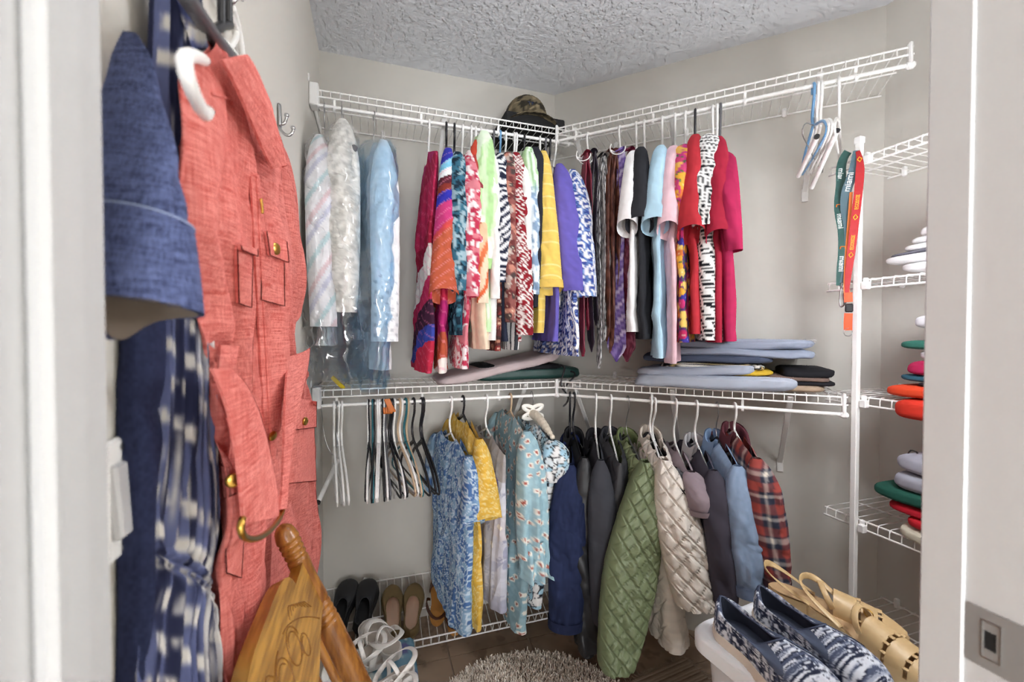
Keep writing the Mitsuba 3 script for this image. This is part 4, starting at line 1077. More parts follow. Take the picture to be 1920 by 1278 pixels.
# collar: two lapels rolled off the neck
def lapel(px_pts_in, px_pts_out, dx0, dx1, name='collar'):
    n = 24
    Pi = spline([at(x, y, (1, 0, 0), dx0) for x, y in px_pts_in], n); Po = spline([at(x, y, (1, 0, 0), dx1) for x, y in px_pts_out], n)
    q = np.linspace(0, 1, 7)[None, :, None]; G = Pi[:, None]*(1-q)+Po[:, None]*q + np.array([.012, -.004, 0.004])*np.sin(np.pi*q)
    nrm = np.array([.9, -.4, 0])*.0035
    V = np.vstack([G.reshape(-1, 3), (G-nrm).reshape(-1, 3)])
    ring = np.r_[np.arange(7), np.arange(1, n)*7+6, (n-1)*7+np.arange(5, -1, -1), np.arange(n-2, 0, -1)*7]
    a, b = ring, np.roll(ring, -1)
    F = np.vstack([grid_faces(n, 7), grid_faces(n, 7)[:, ::-1]+7*n, np.c_[a, b, b+7*n], np.c_[a, b+7*n, a+7*n]])
    part(coral, name, trimesh.Trimesh(V, F, process=False), 'coral_linen', smooth=40)


lapel([(418, 112), (448, 170), (478, 240), (512, 316)], [(456, 108), (494, 176), (514, 240), (532, 314)], -.126, -.130)
coral_patch('yoke_seam', [(392, 172), (432, 184), (432, 188), (392, 176)], .003, .002)

# belt: two loops and the hanging loop with the ring
for quad in ([(402, 646), (438, 648), (424, 712), (396, 716)],):
    coral_patch('belt_loop', quad, .010, .004)
fall = [(396, 690), (440, 700), (440, 716), (396, 716)]
coral_patch('belt', [(394, 676), (430, 684), (430, 712), (394, 712)], .006, .004)
def strip(left, right, x0, x1, name, mat='coral_linen', n=40, parent=None, cat_bulge=.006):
    xs = np.linspace(x0, x1, len(left))
    Pl = spline([at(a, b, (1, 0, 0), x) for (a, b), x in zip(left, xs)], n); Pr = spline([at(a, b, (1, 0, 0), x) for (a, b), x in zip(right, xs)], n)
    q = np.linspace(0, 1, 7)[None, :, None]; nrm = np.array([.95, -.3, 0])
    G = Pl[:, None]*(1-q)+Pr[:, None]*q+nrm*cat_bulge*np.sin(np.pi*q)
    V = np.vstack([G.reshape(-1, 3), (G-nrm*.003).reshape(-1, 3)])
    ring = np.r_[np.arange(7), np.arange(1, n)*7+6, (n-1)*7+np.arange(5, -1, -1), np.arange(n-2, 0, -1)*7]
    a, b = ring, np.roll(ring, -1)
    F = np.vstack([grid_faces(n, 7), grid_faces(n, 7)[:, ::-1]+7*n, np.c_[a, b, b+7*n], np.c_[a, b+7*n, a+7*n]])
    return part(parent or coral, name, trimesh.Trimesh(V, F, process=False), mat, smooth=40)


strip([(398, 690), (420, 740), (440, 820), (458, 980)], [(430, 690), (476, 745), (508, 850), (528, 965)], -.130, -.116, 'belt_fall')
strip([(544, 668), (536, 740), (532, 860), (526, 955)], [(582, 652), (576, 700), (552, 800), (534, 950)], -.128, -.112, 'belt_fall')
# the ring of the belt: a half hoop of brass
th_ = np.linspace(math.radians(165), math.radians(372), 30)
rp = [at(491+39*math.cos(t)+0.18*39*math.sin(t), 968-40*math.sin(t)-14*math.cos(t), (1, 0, 0), -.112) for t in th_]
part(coral, 'belt_ring', tube(spline(rp, 50), .0032, 10), 'gold', True, label='brass half ring of the belt')

# white tubular hanger inside the coral dress
k = thing('clothes_hanger', 'thick white tubular hanger inside the coral dress', 'hanger')
pts = spline([at(390, 206, (1, 0, 0), -.126), at(360, 170, (1, 0, 0), -.122), at(346, 128, (1, 0, 0), -.120), at(354, 104, (1, 0, 0), -.126), at(385, 112, (1, 0, 0), -.150), at(430, 90, (1, 0, 0), -.190), at(458, 130, (1, 0, 0), -.188), at(490, 190, (1, 0, 0), -.184), at(540, 350, (1, 0, 0), -.176)], 60)
part(k, 'frame', tube(pts, .0052, 12), 'white_plastic', True)
part(k, 'hook', tube(spline([at(430, 90, (1, 0, 0), -.190), at(438, 40, (1, 0, 0), -.188), at(430, -10, (1, 0, 0), -.180), at(446, -22, (1, 0, 0), -.172), at(452, -2, (1, 0, 0), -.168)], 30), .0042, 10), 'white_plastic', True)
k = thing('clothes_hanger', 'white tubular hanger behind the coral dress, its curved end showing', 'hanger')
part(k, 'frame', tube(spline([at(436, 14, (1, 0, 0), -.196), at(446, 50, (1, 0, 0), -.196), at(454, 100, (1, 0, 0), -.196), at(457, 142, (1, 0, 0), -.196), at(470, 180, (1, 0, 0), -.197)], 30), .0048, 10), 'white_plastic', True)
# dark gray hanger of the tie-dye dress
k = thing('clothes_hanger', 'dark gray flat hanger with clip ends above the tie-dye dress', 'hanger')
bar = spline([at(345, -12, (1, 0, 0), -.150), at(382, 42, (1, 0, 0), -.152), at(410, 80, (1, 0, 0), -.154), at(432, 106, (1, 0, 0), -.158)], 24)
part(k, 'bar', tube(bar, .0085, 10, flat=(1, .7)), 'gray_plastic', True)
part(k, 'clip', cat(*[tube([at(x, y0, (1, 0, 0), -.150), at(x+2, y1, (1, 0, 0), -.150)], .0042, 8) for x, y0, y1 in ((414, -30, 52), (427, -30, 48))], tube([at(402, 58, (1, 0, 0), -.150), at(416, 48, (1, 0, 0), -.150), at(430, 46, (1, 0, 0), -.150)], .005, 8)), 'black_plastic', True)

# tie-dye dress
TIE_A, TIE_B, TIE_C = hx('252a4c'), hx('5a6496'), hx('d6d2cc')


def P_tiedye(u, v, s, sd):
    x = np.where(sd > 0, s, 1.3+s*.9)
    n = fbm(np.stack([x*16, v*9, x*0], -1), 3, 2)
    c = mixc(TIE_A, TIE_B, step(.42, .60, n+0.10*np.sin(x*50+3*fbm(np.stack([x*3, v*4, x*0], -1), 2, 4))))
    wob = .014*(fbm(np.stack([x*7, v*0, x*0], -1), 2, 3)-.5)
    row = np.abs((((v+wob)/.036) % 1)-.5); rid = np.floor((v+wob)/.036)
    grp = fbm(np.stack([x*.8, rid*.61, x*0], -1), 2, 21)
    dash = fbm(np.stack([x*34, v*8+rid*3.3, x*0+3], -1), 3, 7)
    bleed = .10*(fbm(np.stack([x*60, v*60, x*0], -1), 2, 31)-.5)
    w = step(.34, .10, row+bleed)*step(.45, .56, dash+bleed)*step(.34, .44, grp)
    l1 = fbm(np.stack([x*46, v*6.0, x*0+9], -1), 3, 12)
    g2 = fbm(np.stack([x*1.2, v*6, x*0], -1), 2, 5)
    long_ = step(.52, .66, l1+bleed)*step(.46, .56, g2)*.85
    return mixc(c, TIE_C, np.maximum(w, long_))


k = thing('tie_dye_dress', 'navy and white tie-dye maxi dress between the chambray shirt and coral dress', 'dress')
NVT = 360
A = px_edge([(290, -60, -.186), (288, 40, -.187), (286, 180, -.188), (292, 420, -.190), (290, 660, -.190), (284, 800, -.189), (272, 1000, -.188), (286, 1078, -.188), (268, 1150, -.187), (262, 1300, -.186), (258, 1700, -.185)], NVT)
B = px_edge([(346, -60, -.172), (366, 60, -.170), (372, 200, -.172), (380, 420, -.170), (390, 640, -.168), (395, 800, -.167), (399, 1000, -.166), (394, 1078, -.169), (404, 1180, -.166), (407, 1300, -.166), (410, 1700, -.165)], NVT)
vt = np.linspace(0, 1, NVT)
pyv = np.array([proj(p)[1] for p in (A+B)/2])
waist = np.exp(-((pyv-1078)/26)**2)
tht = .014*(1-.2*waist)
L = loft(A, B, Nc, tht, 220, 11, 0.004, fu=20, fv=3, back=.2)
V, U, Vv, S_t, SD_t = L
pl = np.sin(S_t*58+3.2*fbm(np.stack([S_t*5, Vv*2.5, S_t*0], -1), 2, 3)*2+np.sign(SD_t)*.7)+.5*np.sin(S_t*131+4*fbm(np.stack([S_t*7, Vv*3, S_t*0], -1), 2, 8))
V = V+Nc*(.0040*pl*np.abs(SD_t)**.4*(1-.5*waist[:, None]))[..., None]
V[..., 0] = np.maximum(V[..., 0], XL+.003)
V = V+Nc*(.004*np.sin(Vv*420)*waist[:, None]*np.abs(SD_t))[..., None]
cloth(k, 'body', (V, U, Vv, S_t, SD_t), P_tiedye, seed=2)
m_, P_, n_ = patch(sheet(V), [(330, 1), (372, 0), (392, 92), (362, 96)], 16, 12, .006, .003)
c_ = P_tiedye(np.zeros((1, len(m_.vertices))), m_.vertices[None, :, 2], m_.vertices[None, :, 1]*6, np.ones((1, len(m_.vertices))))[0]
part(k, 'tie_strap', m_, 'cloth', smooth=True, color=lin(c_))

# chambray shirt: sleeve towards the door, dark body behind
k = thing('chambray_shirt', 'blue chambray shirt with a wide cuffed sleeve, hanging nearest the door', 'shirt')
A = px_edge([(232, 58, -.190), (214, 150, -.186), (196, 300, -.176), (180, 430, -.172), (172, 552, -.168)], 90)
B = px_edge([(256, 64, -.176), (280, 130, -.168), (312, 300, -.152), (332, 440, -.144), (348, 596, -.138)], 90)
v9 = np.linspace(0, 1, 90)
Nd = np.array([.93, -.36, 0])
L = loft(A, B, Nd, curve([0, .08, .3, 1], [.003, .010, .018, .030], v9), 90, 5, .007, fu=12, fv=4, pw=.9)
dropz = lambda L_: L_[0]-ZAX*(.022*(np.linspace(0, 1, 90)[-len(L_[0]):, None]**14)*np.maximum(0, -L_[4])*np.exp(-((L_[3]-.62)/.28)**2))[..., None]
ks = part(k, 'sleeve', sheet(dropz(L)), 'chambray', smooth=True)
i0 = 64
Lq = loft(A[i0:]-(B-A)[i0:]*.012, B[i0:]+(B-A)[i0:]*.012, Nd, curve([0, .08, .3, 1], [.003, .010, .018, .030], v9)[i0:]+.0022, 90, 5, .0, pw=.9)
part(ks, 'cuff', sheet(dropz(Lq)), 'chambray', smooth=True)
part(ks, 'cuff_seam', tube(np.vstack([Lq[0][0], Lq[0][0][:1]]), .0008, 5, caps=False), 'seam_blue', True, label='pale stitched line above the cuff')
Lq2 = loft(A[i0+2:]+(B-A)[i0+2:]*.02, B[i0+2:]-(B-A)[i0+2:]*.02, Nd, curve([0, .08, .3, 1], [.003, .010, .018, .030], v9)[i0+2:]-.003, 90, 5, .0, pw=.9)
part(ks, 'cuff_lining', sheet(dropz(Lq2)), 'undyed', smooth=True, label='undyed brown-gray inside of the cuff')
A = px_edge([(258, 90, -.198), (240, 400, -.197), (236, 620, -.197), (236, 800, -.196), (240, 1278, -.195), (244, 1500, -.194)], 90)
B = px_edge([(300, 95, -.186), (330, 400, -.188), (304, 640, -.190), (296, 760, -.191), (272, 900, -.192), (262, 1278, -.191), (262, 1500, -.190)], 90)
L = loft(A, B, Nc, curve([0, .1, 1], [.004, .010, .012], v9), 60, 8, .006, pw=.8)
part(k, 'body', sheet(L[0]), 'navy_denim', smooth=True, label='dark navy body of the shirt')

# ---------------------------------------------------------------- pressed-back oak chair
def f_oak(p, n, uv):
    q = p.y*1.0
    g = mikit.fbm(p.x*90, p.y*12, p.z*90, 3)
    r = mikit.noise(p.x*260, p.y*30, p.z*260)
    return mikit.mix(lin(hx('84571c')).tolist(), lin(hx('bd8c3a')).tolist(), mikit.smoothstep(.25, .75, .7*g+.3*r))


def f_oak2(p, n, uv):
    g = mikit.fbm(p.x*120, p.y*120, p.z*14, 3)
    return mikit.mix(lin(hx('6e3f16')).tolist(), lin(hx('a06a2c')).tolist(), mikit.smoothstep(.25, .75, g))


scene['oak_rail'] = {'type': 'twosided', 'b': {'type': 'principled', 'base_color': mikit.proc(f_oak), 'roughness': .32, 'specular': .5, 'clearcoat': .4, 'clearcoat_gloss': .8}}
scene['oak_post'] = {'type': 'twosided', 'b': {'type': 'principled', 'base_color': mikit.proc(f_oak2), 'roughness': .3, 'specular': .5, 'clearcoat': .4, 'clearcoat_gloss': .8}}
k = chair = thing('oak_chair', 'carved oak pressed-back chair standing against the left wall', 'chair')
YC = 0.78
pt_, pb_ = at(527, 984, (0, 1, 0), YC), at(676, 1290, (0, 1, 0), YC)
ax = (pt_-pb_)/np.linalg.norm(pt_-pb_); Lp = 0.62
base = pt_-ax*Lp
DQ = float(np.linalg.norm(pt_-pb_))
qh = np.linspace(0, Lp, 420)
from scipy.interpolate import PchipInterpolator as _P
rr_ = _P([0, .004, .010, .022, .08*DQ, .20*DQ, .30*DQ, .42*DQ, .62*DQ, DQ, Lp], [.004, .0105, .0145, .0172, .0180, .0168, .0160, .0172, .0192, .0196, .0175])(qh)
for g_ in (.095, .125, .155, .185, .455, .49, .525, .56):
    rr_ = rr_-.0026*np.exp(-((qh-g_*DQ)/.0022)**2)
hh = (Lp-qh)[::-1]; rr_ = rr_[::-1]
def post(y):
    b = base.copy(); b[1] = y
    m = lathe(np.vstack([[0, 0], np.c_[rr_, hh], [0, Lp+.0005]]), 22, axis=ax, origin=b)
    return m
WY = 0.40
part(chair, 'back_post', post(YC), 'oak_post', 40)
part(chair, 'back_post', post(YC-WY), 'oak_post', 40)
# crest rail between the posts, with a rounded crown and notches
fw_ = np.cross([0, 1, 0], ax); fw_ /= np.linalg.norm(fw_); fw_ = fw_ if fw_[0] > 0 else -fw_
cr0 = pt_-ax*.115
def crest_pts():
    xs = np.linspace(0, WY, 120); h = WY/2
    hi = np.where(np.abs(xs-h) < .120, .050+.030*np.sqrt(np.maximum(0, 1-((xs-h)/.120)**4)), .046+.0*xs)
    lo = -.050-.014*np.cos((xs-h)/h*np.pi*1.0)
    return xs, hi, lo
xs_, hi_, lo_ = crest_pts()
polyc = sg.Polygon(list(zip(xs_, hi_))+list(zip(xs_[::-1], lo_[::-1])))
m = trimesh.creation.extrude_polygon(polyc, .018, engine='earcut')
M = np.eye(4); M[:3, 0] = [0, -1, 0]; M[:3, 1] = ax; M[:3, 2] = fw_; M[:3, 3] = cr0-fw_*.009
m.apply_transform(M)
cr = part(chair, 'crest_rail', m, 'oak_rail', 30)
# pressed scrolls on the crest: shallow raised ribs
def scroll(cx, cy, r0, turns, sgn, n=46):
    t = np.linspace(0, turns*2*np.pi, n); r = r0*(1-.12*t/np.pi)
    return [cr0+np.array([0, -1, 0])*(cx+sgn*r[i]*math.cos(t[i]))+ax*(cy+r[i]*math.sin(t[i]))+fw_*.0092 for i in range(n)]
ribs = []
for sgn in (1, -1):
    c0 = WY/2
    ribs.append(tube(scroll(c0+sgn*.028, .012, .026, 1.4, sgn), .0009, 6))
    ribs.append(tube(scroll(c0+sgn*.060, -.012, .017, 1.3, -sgn), .0008, 6))
    for j in range(7):
        a0 = .2+.28*j
        P = [cr0+np.array([0, -1, 0])*(c0+sgn*(.05+.012*j*.9+.022*q))+ax*(.034-.013*j*.35+.020*math.sin(a0+q*2.2)*.7)+fw_*.0092 for q in np.linspace(0, 1, 12)]
        ribs.append(tube(P, .0008, 6))
    P = [cr0+np.array([0, -1, 0])*(c0+sgn*(.015+.13*q))+ax*(.042-.075*q**1.6)+fw_*.0092 for q in np.linspace(0, 1, 24)]
    ribs.append(tube(P, .0009, 6))
plain('oak_dark', hx('7a4e1a'), .4)
part(cr, 'carving', cat(*ribs), 'oak_dark', True, label='darker pressed leaf scroll carving')
# spindles, lower rail, seat and legs
for i in range(5):
    y = YC-.045-(WY-.09)*(i+.5)/5
    b = base.copy(); b[1] = y; h0, h1 = .06, .455
    hs = np.linspace(h0, h1, 40); r = .0062+.0035*np.exp(-((hs-.20)/.05)**2)+.002*np.exp(-((hs-.36)/.02)**2)
    part(chair, 'spindle', lathe(np.c_[r, hs], 12, axis=ax, origin=b), 'oak_post', True)
lr = base+ax*.06; part(chair, 'lower_rail', frame_box((lr[0], YC-WY/2, lr[2]), (0, 1, 0), fw_, ax, (WY, .018, .035), .004), 'oak_rail')
zst = base[2]+.0
seat_c = np.array([base[0]+.20, YC-WY/2, zst])
poly_s = sg.box(-.205, -.215, .215, .215).buffer(-.05).buffer(.05)
m = trimesh.creation.extrude_polygon(poly_s, .028, engine='earcut'); m.apply_translation(seat_c-np.array([0, 0, .014])); part(chair, 'seat', m, 'oak_rail', 30)
for sx in (-1, 1):
    for sy in (-1, 1):
        tp = seat_c+np.array([sx*.16, sy*.165, -.01]); bt = np.array([seat_c[0]+sx*.20, seat_c[1]+sy*.19, 0.0])
        bt[0] = max(bt[0], XL+.03)
        Lg = np.linalg.norm(tp-bt); hs = np.linspace(0, Lg, 50); r = .012+.007*np.sin(np.clip(hs/Lg, 0, 1)*np.pi)**2+.002*np.exp(-((hs-.25*Lg)/.01)**2)
        part(chair, 'leg', lathe(np.vstack([[0, 0], np.c_[r, hs]]), 14, axis=tp-bt, origin=bt), 'oak_post', True)
# the bent side brace from seat to post
sb = spline([at(552, 1190, (0, 1, 0), YC+.005), at(565, 1235, (0, 1, 0), YC+.005), at(578, 1290, (0, 1, 0), YC+.005), at(584, 1330, (0, 1, 0), YC+.005)], 24)
part(chair, 'side_brace', tube(sb, np.linspace(.008, .012, 24), 10), 'oak_post', True)

# ---------------------------------------------------------------- empty hangers
def empty_hangers(rail, rows, zneck, drop, group):
    R = RAILS[rail]
    for label, hookx, endx, style, w in rows:
        hp = at(hookx, 639, R['n'], R['c']); a = solve_yaw(hp[:2], R['a'], w, endx)
        hanger(label, hp[:2], a, R['z'], zneck, w, style, R['n'], group=group, drop=drop)


EH = [('white tubular hanger, leftmost of the empty white trio', 625, 630, 'white', .2), ('clear hanger with steel hook inside the empty white trio', 631, 637, 'clear', .19), ('white tubular hanger, middle of the empty white trio', 634, 643, 'white', .2), ('white tubular hanger, right of the empty white trio', 640, 652, 'white', .2),
      ('black hanger at the left of the large empty cluster', 690, 683, 'black', .18), ('white tubular hanger at the left of the large empty cluster', 689, 686, 'white', .2), ('dark teal hanger beside the white one in the empty cluster', 698, 698, 'teal', .2), ('black hanger third in the empty cluster', 700, 695, 'black', .2),
      ('white hanger with double neck in the empty cluster', 707, 703, 'white', .2), ('white hanger touching the double neck one in the empty cluster', 711, 706, 'white', .2), ('black clip hanger left of the orange ribbon', 717, 719, 'black', .2), ('white hanger left of the orange ribbon', 719, 725, 'white', .2),
      ('gray hanger below the orange ribbon', 722, 731, 'gray', .19), ('clear hanger below the orange ribbon', 726, 739, 'clear', .19), ('black hanger right of the orange ribbon', 731, 751, 'black', .19), ('black hanger two right of the orange ribbon', 735, 763, 'black', .19),
      ('white tubular hanger right of the orange ribbon', 739, 759, 'white', .2), ('pale beige hanger left of the green hooks', 748, 778, 'tan', .19), ('white hanger with dark tip left of the green hooks', 752, 784, 'white', .19), ('teal hanger with the green hook', 760, 792, 'teal', .2),
      ('tan hanger right of the green hook', 764, 790, 'tan', .2), ('wide black suit hanger right of the green hook', 775, 806, 'black', .2), ('black hanger, rightmost of the empty cluster', 793, 823, 'black', .2), ('black narrow hanger second from right of the empty cluster', 790, 816, 'black', .19)]
empty_hangers('LB', EH, .875, .115, 'empty hangers on the lower back rail')
# the wire trouser hanger by the wall
k = thing('trouser_hanger', 'steel wire hanger with a white trouser bar beside the left wall', 'hanger')
R = RAILS['LB']; o = at(603, 639, R['n'], R['c']); o = np.array([o[0], o[1], 0])
part(k, 'hook', tube(spline([o+ZAX*1.02+EB_A*-.014, o+ZAX*1.038, o+ZAX*1.02+EB_A*.014, o+ZAX*.98, o+ZAX*.90+EB_T*.01, o+EB_T*.045+ZAX*.835], 40), .0017, 8), 'steel', True)
e0, e1 = o+EB_T*.050+ZAX*.825, at(597, 940, (0, 1, 0), 1.46)
part(k, 'bar', tube([e0, e1], .0075, 10), 'white_plastic', True)
part(k, 'bar_end', tube([e1, e1+(e1-e0)/np.linalg.norm(e1-e0)*.006], .0078, 10), 'black_plastic')
k = thing('ribbon_bundle', 'orange ribbon loops hanging over the lower rail among empty hangers', 'ribbon')
for i in range(4):
    p = at(719+4.2*i, 639, R['n'], R['c']); p = np.array([p[0], p[1], 0])
    pts = spline([p-EB_A*.012+ZAX*.985, p-EB_A*.012+ZAX*1.02, p+ZAX*1.034, p+EB_A*.012+ZAX*1.022, p+EB_A*.014+EB_T*.004+ZAX*.985], 20)
    part(k, 'loop', tube(pts, .0012, 6, flat=(3.6, 1), ref=EB_T), 'orange_ribbon', True)
k = thing('ribbon_bundle', 'orange ribbon tips pointing up between shelf and lower rail', 'ribbon')
p0_, p1_ = at(722, 748, (0, 1, 0), 1.60), at(733, 772, (0, 1, 0), 1.60)
for i in range(3): part(k, 'tail', tube([p0_+EB_T*.006*i, (p0_+p1_)/2+EB_T*.006*i+EB_A*.004, p1_+EB_T*.007*i], .0012, 6, flat=(3.8, 1), ref=EB_T), 'orange_ribbon', True)

UH = [('light blue tubular hanger, leftmost of the empties by the angled wall', 1519, 1545, 'blue', .185), ('steel wire trouser hanger among the empties by the angled wall', 1521, 1500, 'wire', .2), ('white tubular hanger next to the blue one by the angled wall', 1527, 1548, 'white', .19), ('white tubular hanger second from the blue one by the angled wall', 1534, 1556, 'white', .19),
      ('flat white trouser hanger, rightmost of the empties by the angled wall', 1567, 1560, 'white', .19)]
empty_hangers('UD', UH, 1.945, .075, 'empty hangers on the upper angled rail')
for i, (p, q, lab) in enumerate((((1531, 257), (1497, 330), 'white trouser bar with black tip under the blue hanger'), ((1569, 246), (1522, 352), 'white trouser bar with black tip under the flat white hanger'))):
    k = thing('trouser_bar', lab, 'hanger bar')
    a_ = at(*p, ND, CD-.50+.04*i); b_ = at(*q, ND, CD-.24)
    part(k, 'bar', tube([a_, b_], .0068, 10), 'white_plastic', True)
    part(k, 'tip', tube([a_-(b_-a_)*.02, a_], .0072, 10), 'black_plastic')

# ---------------------------------------------------------------- folded clothes
def superbox(L_, W_, H_, e1=.30, e2=.28, n=56, m=22, seed=0, amp=.006, layers=1):
    """A pillowy folded slab lying on z = 0 (x along L, y along W)."""
    out = []
    hh_ = H_/layers
    for l in range(layers):
        u = np.linspace(-np.pi/2, np.pi/2, m)[:, None]; v = np.linspace(-np.pi, np.pi, n, endpoint=False)[None]
        f = lambda w, e: np.sign(w)*np.abs(w)**e
        x = f(np.cos(u), e1*.8)*f(np.cos(v), e2)*L_/2; y = f(np.cos(u), e1*.8)*f(np.sin(v), e2)*W_/2; z = f(np.sin(u), .62)*np.ones_like(v)*hh_/2*1.04+hh_*(l+.5)
        P = np.stack([x, y, z], -1)
        nz = fbm(P*[9, 9, 3]+seed+l*5, 3, seed)-.5
        P[..., 2] += amp*2*nz*np.cos(u); P[..., 0] += amp*2.2*(fbm(P*[3, 14, 30]+seed+l*3, 2, seed+1)-.5); P[..., 1] += amp*1.4*(fbm(P*[14, 3, 30]+seed+l*7, 2, seed+2)-.5)
        P[..., 0] += .006*((l*37+seed*13) % 5-2)/2
        out.append(trimesh.Trimesh(P.reshape(-1, 3), grid_faces(m, n, True)[:, ::-1], process=False))
    return cat(*out)


def folded(name, label, catg, c, ex, L_, W_, H_, pat, seed=0, layers=1, amp=.006, group=None, tilt=0.0, bsdf='cloth', parts=None, e2=.28):
    """c: the middle of its underside; ex: its long direction."""
    ex = np.asarray(ex, float)/np.linalg.norm(ex); ey = np.cross(ZAX, ex)
    if tilt: ex = ex*math.cos(tilt)+ZAX*math.sin(tilt)
    ez = np.cross(ex, ey)
    m = superbox(L_, W_, H_, seed=seed, amp=amp, layers=layers, e2=e2)
    V = m.vertices.copy()
    c_ = np.broadcast_to(pat(V[None, :, 0], V[None, :, 1]+V[None, :, 2]*1.0, V[None, :, 0]*0, np.ones((1, len(V))))[0], (len(V), 3))
    n_ = fbm(V*80, 2, 3)[:, None]-.5
    M = np.eye(4); M[:3, 0], M[:3, 1], M[:3, 2], M[:3, 3] = ex, ey, ez, c
    m.apply_transform(M)
    k = thing(name, label, catg, group)
    if parts: part(k, 'body', m, bsdf, smooth=True, color=lin(np.clip(c_*(1+.08*n_), 0, 1)))
    else: whole(k, m, bsdf, smooth=True, color=lin(np.clip(c_*(1+.08*n_), 0, 1)))
    return k, M


# on the right-hand shelves: (shelf height, [(label, category, colour, height, far end y, overhang towards the room, layers)])
def shelf_stack(z0, items, yn=.42):
    z = z0+.004
    for i, (nm, lab, c_, h, yf, xo, ly, d_) in enumerate(items):
        h = h*.93; yf = yf+.02; x0 = XF-xo; x1 = x0+.28
        folded(nm, lab, nm.replace('_', ' '), np.array([(x0+x1)/2, (yf+yn)/2, z]), (0, -1, 0), yf-yn, x1-x0, h, P_plain(c_, d_), seed=i*3+int(z0*10), layers=ly, amp=.005)
        z += h*.97


shelf_stack(R_Z[1], [('folded_tee', 'white folded tee at the bottom of the white stack, second right shelf', 'dcdcdc', .030, .80, .02, 1, None), ('folded_tee', 'white folded tee second from the bottom of the white stack', 'e0e0e0', .028, .845, .01, 1, None), ('folded_tee', 'dark gray edged folded tee in the middle of the white stack', '6a6a74', .010, .835, .0, 1, None),
                     ('folded_tee', 'white folded tee above the gray one in the white stack', 'e2e2e2', .022, .81, .005, 1, None), ('folded_tee', 'white folded tee second from the top of the white stack', 'dedede', .022, .795, .0, 1, None), ('folded_tee', 'white folded tee on top of the white stack', 'e4e4e4', .034, .775, -.01, 1, None)])
shelf_stack(R_Z[2]-.052, [('folded_sweater', 'scarlet folded sweater at the bottom of the third right shelf, drooping over its edge', 'b02a22', .062, .80, .035, 1, 'c2381f')])
shelf_stack(R_Z[2]+.008, [('folded_sweater', 'orange red folded sweater second from the bottom, third right shelf', 'c2441f', .036, .83, .02, 1, 'b02a2a'), ('folded_sweater', 'black folded top under the berry sweater', '241a20', .014, .77, .01, 1, None), ('folded_sweater', 'dark teal folded top peeking out beside the berry sweater', '2c5262', .022, .815, .0, 1, None),
                          ('folded_sweater', 'berry red folded sweater on the third right shelf', '9c1f48', .046, .79, .01, 1, '8a1a3c'), ('folded_tee', 'white folded tee above the berry sweater', 'dedee2', .034, .765, .0, 1, None), ('folded_sweater', 'dark green folded sweater, lower of two on the third right shelf', '2c5f52', .028, .80, .01, 1, '24504a'),
                          ('folded_sweater', 'green folded sweater, upper of two on the third right shelf', '35705f', .034, .75, .01, 1, None), ('folded_towel', 'white nubby folded towel on top of the third right shelf', 'd6d6da', .044, .77, .02, 1, None)])
shelf_stack(R_Z[3]-.012, [('folded_sweater', 'cream folded knit at the bottom of the fourth right shelf', 'cfc8b4', .042, .80, .02, 1, None), ('folded_sweater', 'bright red folded fleece on the cream knit', 'b4222c', .034, .78, .015, 1, None), ('folded_sweater', 'crimson folded fleece second in its stack, fourth right shelf', 'ac1e2c', .030, .83, .005, 1, None),
                          ('folded_sweater', 'dark green folded sweatshirt under the gray sweatshirt', '1f4c40', .044, .865, .01, 1, '1a4038')])
kk_, M_ = folded('folded_sweatshirt', 'heather gray folded sweatshirt with dark lettering on the fourth right shelf', 'sweatshirt', np.array([XF+.13, .63, R_Z[3]+.128]), (0, -1, 0), .42, .27, .105, P_plain('9c9ca6', '8a8a94'), seed=4, layers=2, amp=.007, parts=True)
tm = meshkit.text_mesh('Del', .03, .0006); tm.apply_translation([-.06, 0, 0])
Mt = np.eye(4); Mt[:3, 0] = [.0, -1, 0]; Mt[:3, 1] = [.8, 0, .6]; Mt[:3, 2] = np.cross(Mt[:3, 0], Mt[:3, 1]); Mt[:3, 3] = [XF+.035, .76, R_Z[3]+.219]
tm.apply_transform(Mt); part(kk_, 'lettering', tm, 'black_void', label='dark script lettering')

# folded trousers on the middle shelf of the angled wall
def on_D(px, z, back=.15): p = at(px, 639, ND, CD-back); return np.array([p[0], p[1], z])
def slab_D(name, lab, catg, px0, px1, z, h, pat, seed, back=.15, w=.27, **kw):
    a_, b_ = on_D(px0, z, back+.10), on_D(px1, z, back+.10)
    mid = (a_+b_)/2+ND*.10
    return folded(name, lab, catg, mid, ED_T, np.linalg.norm(b_-a_), w, h, pat, seed=seed, **kw)


zz = ZL+.002
slab_D('folded_trousers', 'pale gray blue folded jeans at the bottom of the jeans pile', 'trousers', 1186, 1492, zz-.006, .050, P_denim('9ca4b4', 'b8bec8', .7), 3, amp=.013, back=.185, w=.29)
slab_D('folded_trousers', 'beige folded trousers under the black pair at the right of the pile', 'trousers', 1400, 1552, zz, .026, P_plain('a8937e'), 5, amp=.005)
slab_D('folded_trousers', 'black folded trousers low at the right end of the pile', 'trousers', 1470, 1566, zz+.020, .016, P_plain('1d1c20'), 6, amp=.004)
slab_D('folded_trousers', 'taupe folded trousers between the black pairs at the right end', 'trousers', 1440, 1560, zz+.033, .018, P_plain('6e5c54'), 7, amp=.004)
slab_D('folded_trousers', 'black folded trousers on top at the right end of the pile', 'trousers', 1462, 1562, zz+.048, .028, P_plain('1a1a1e'), 8, amp=.006)
slab_D('folded_shirt', 'yellow folded shirt in the jeans pile', 'shirt', 1246, 1452, zz+.046, .020, P_plain('d2ae3a'), 9, amp=.005)
slab_D('folded_blouse', 'black folded blouse with small cream specks in the jeans pile', 'blouse', 1240, 1440, zz+.065, .022, P_blobs('17171b', ['c9b07a', 'd8d4cc'], 70, .34, 3), 10, amp=.005)
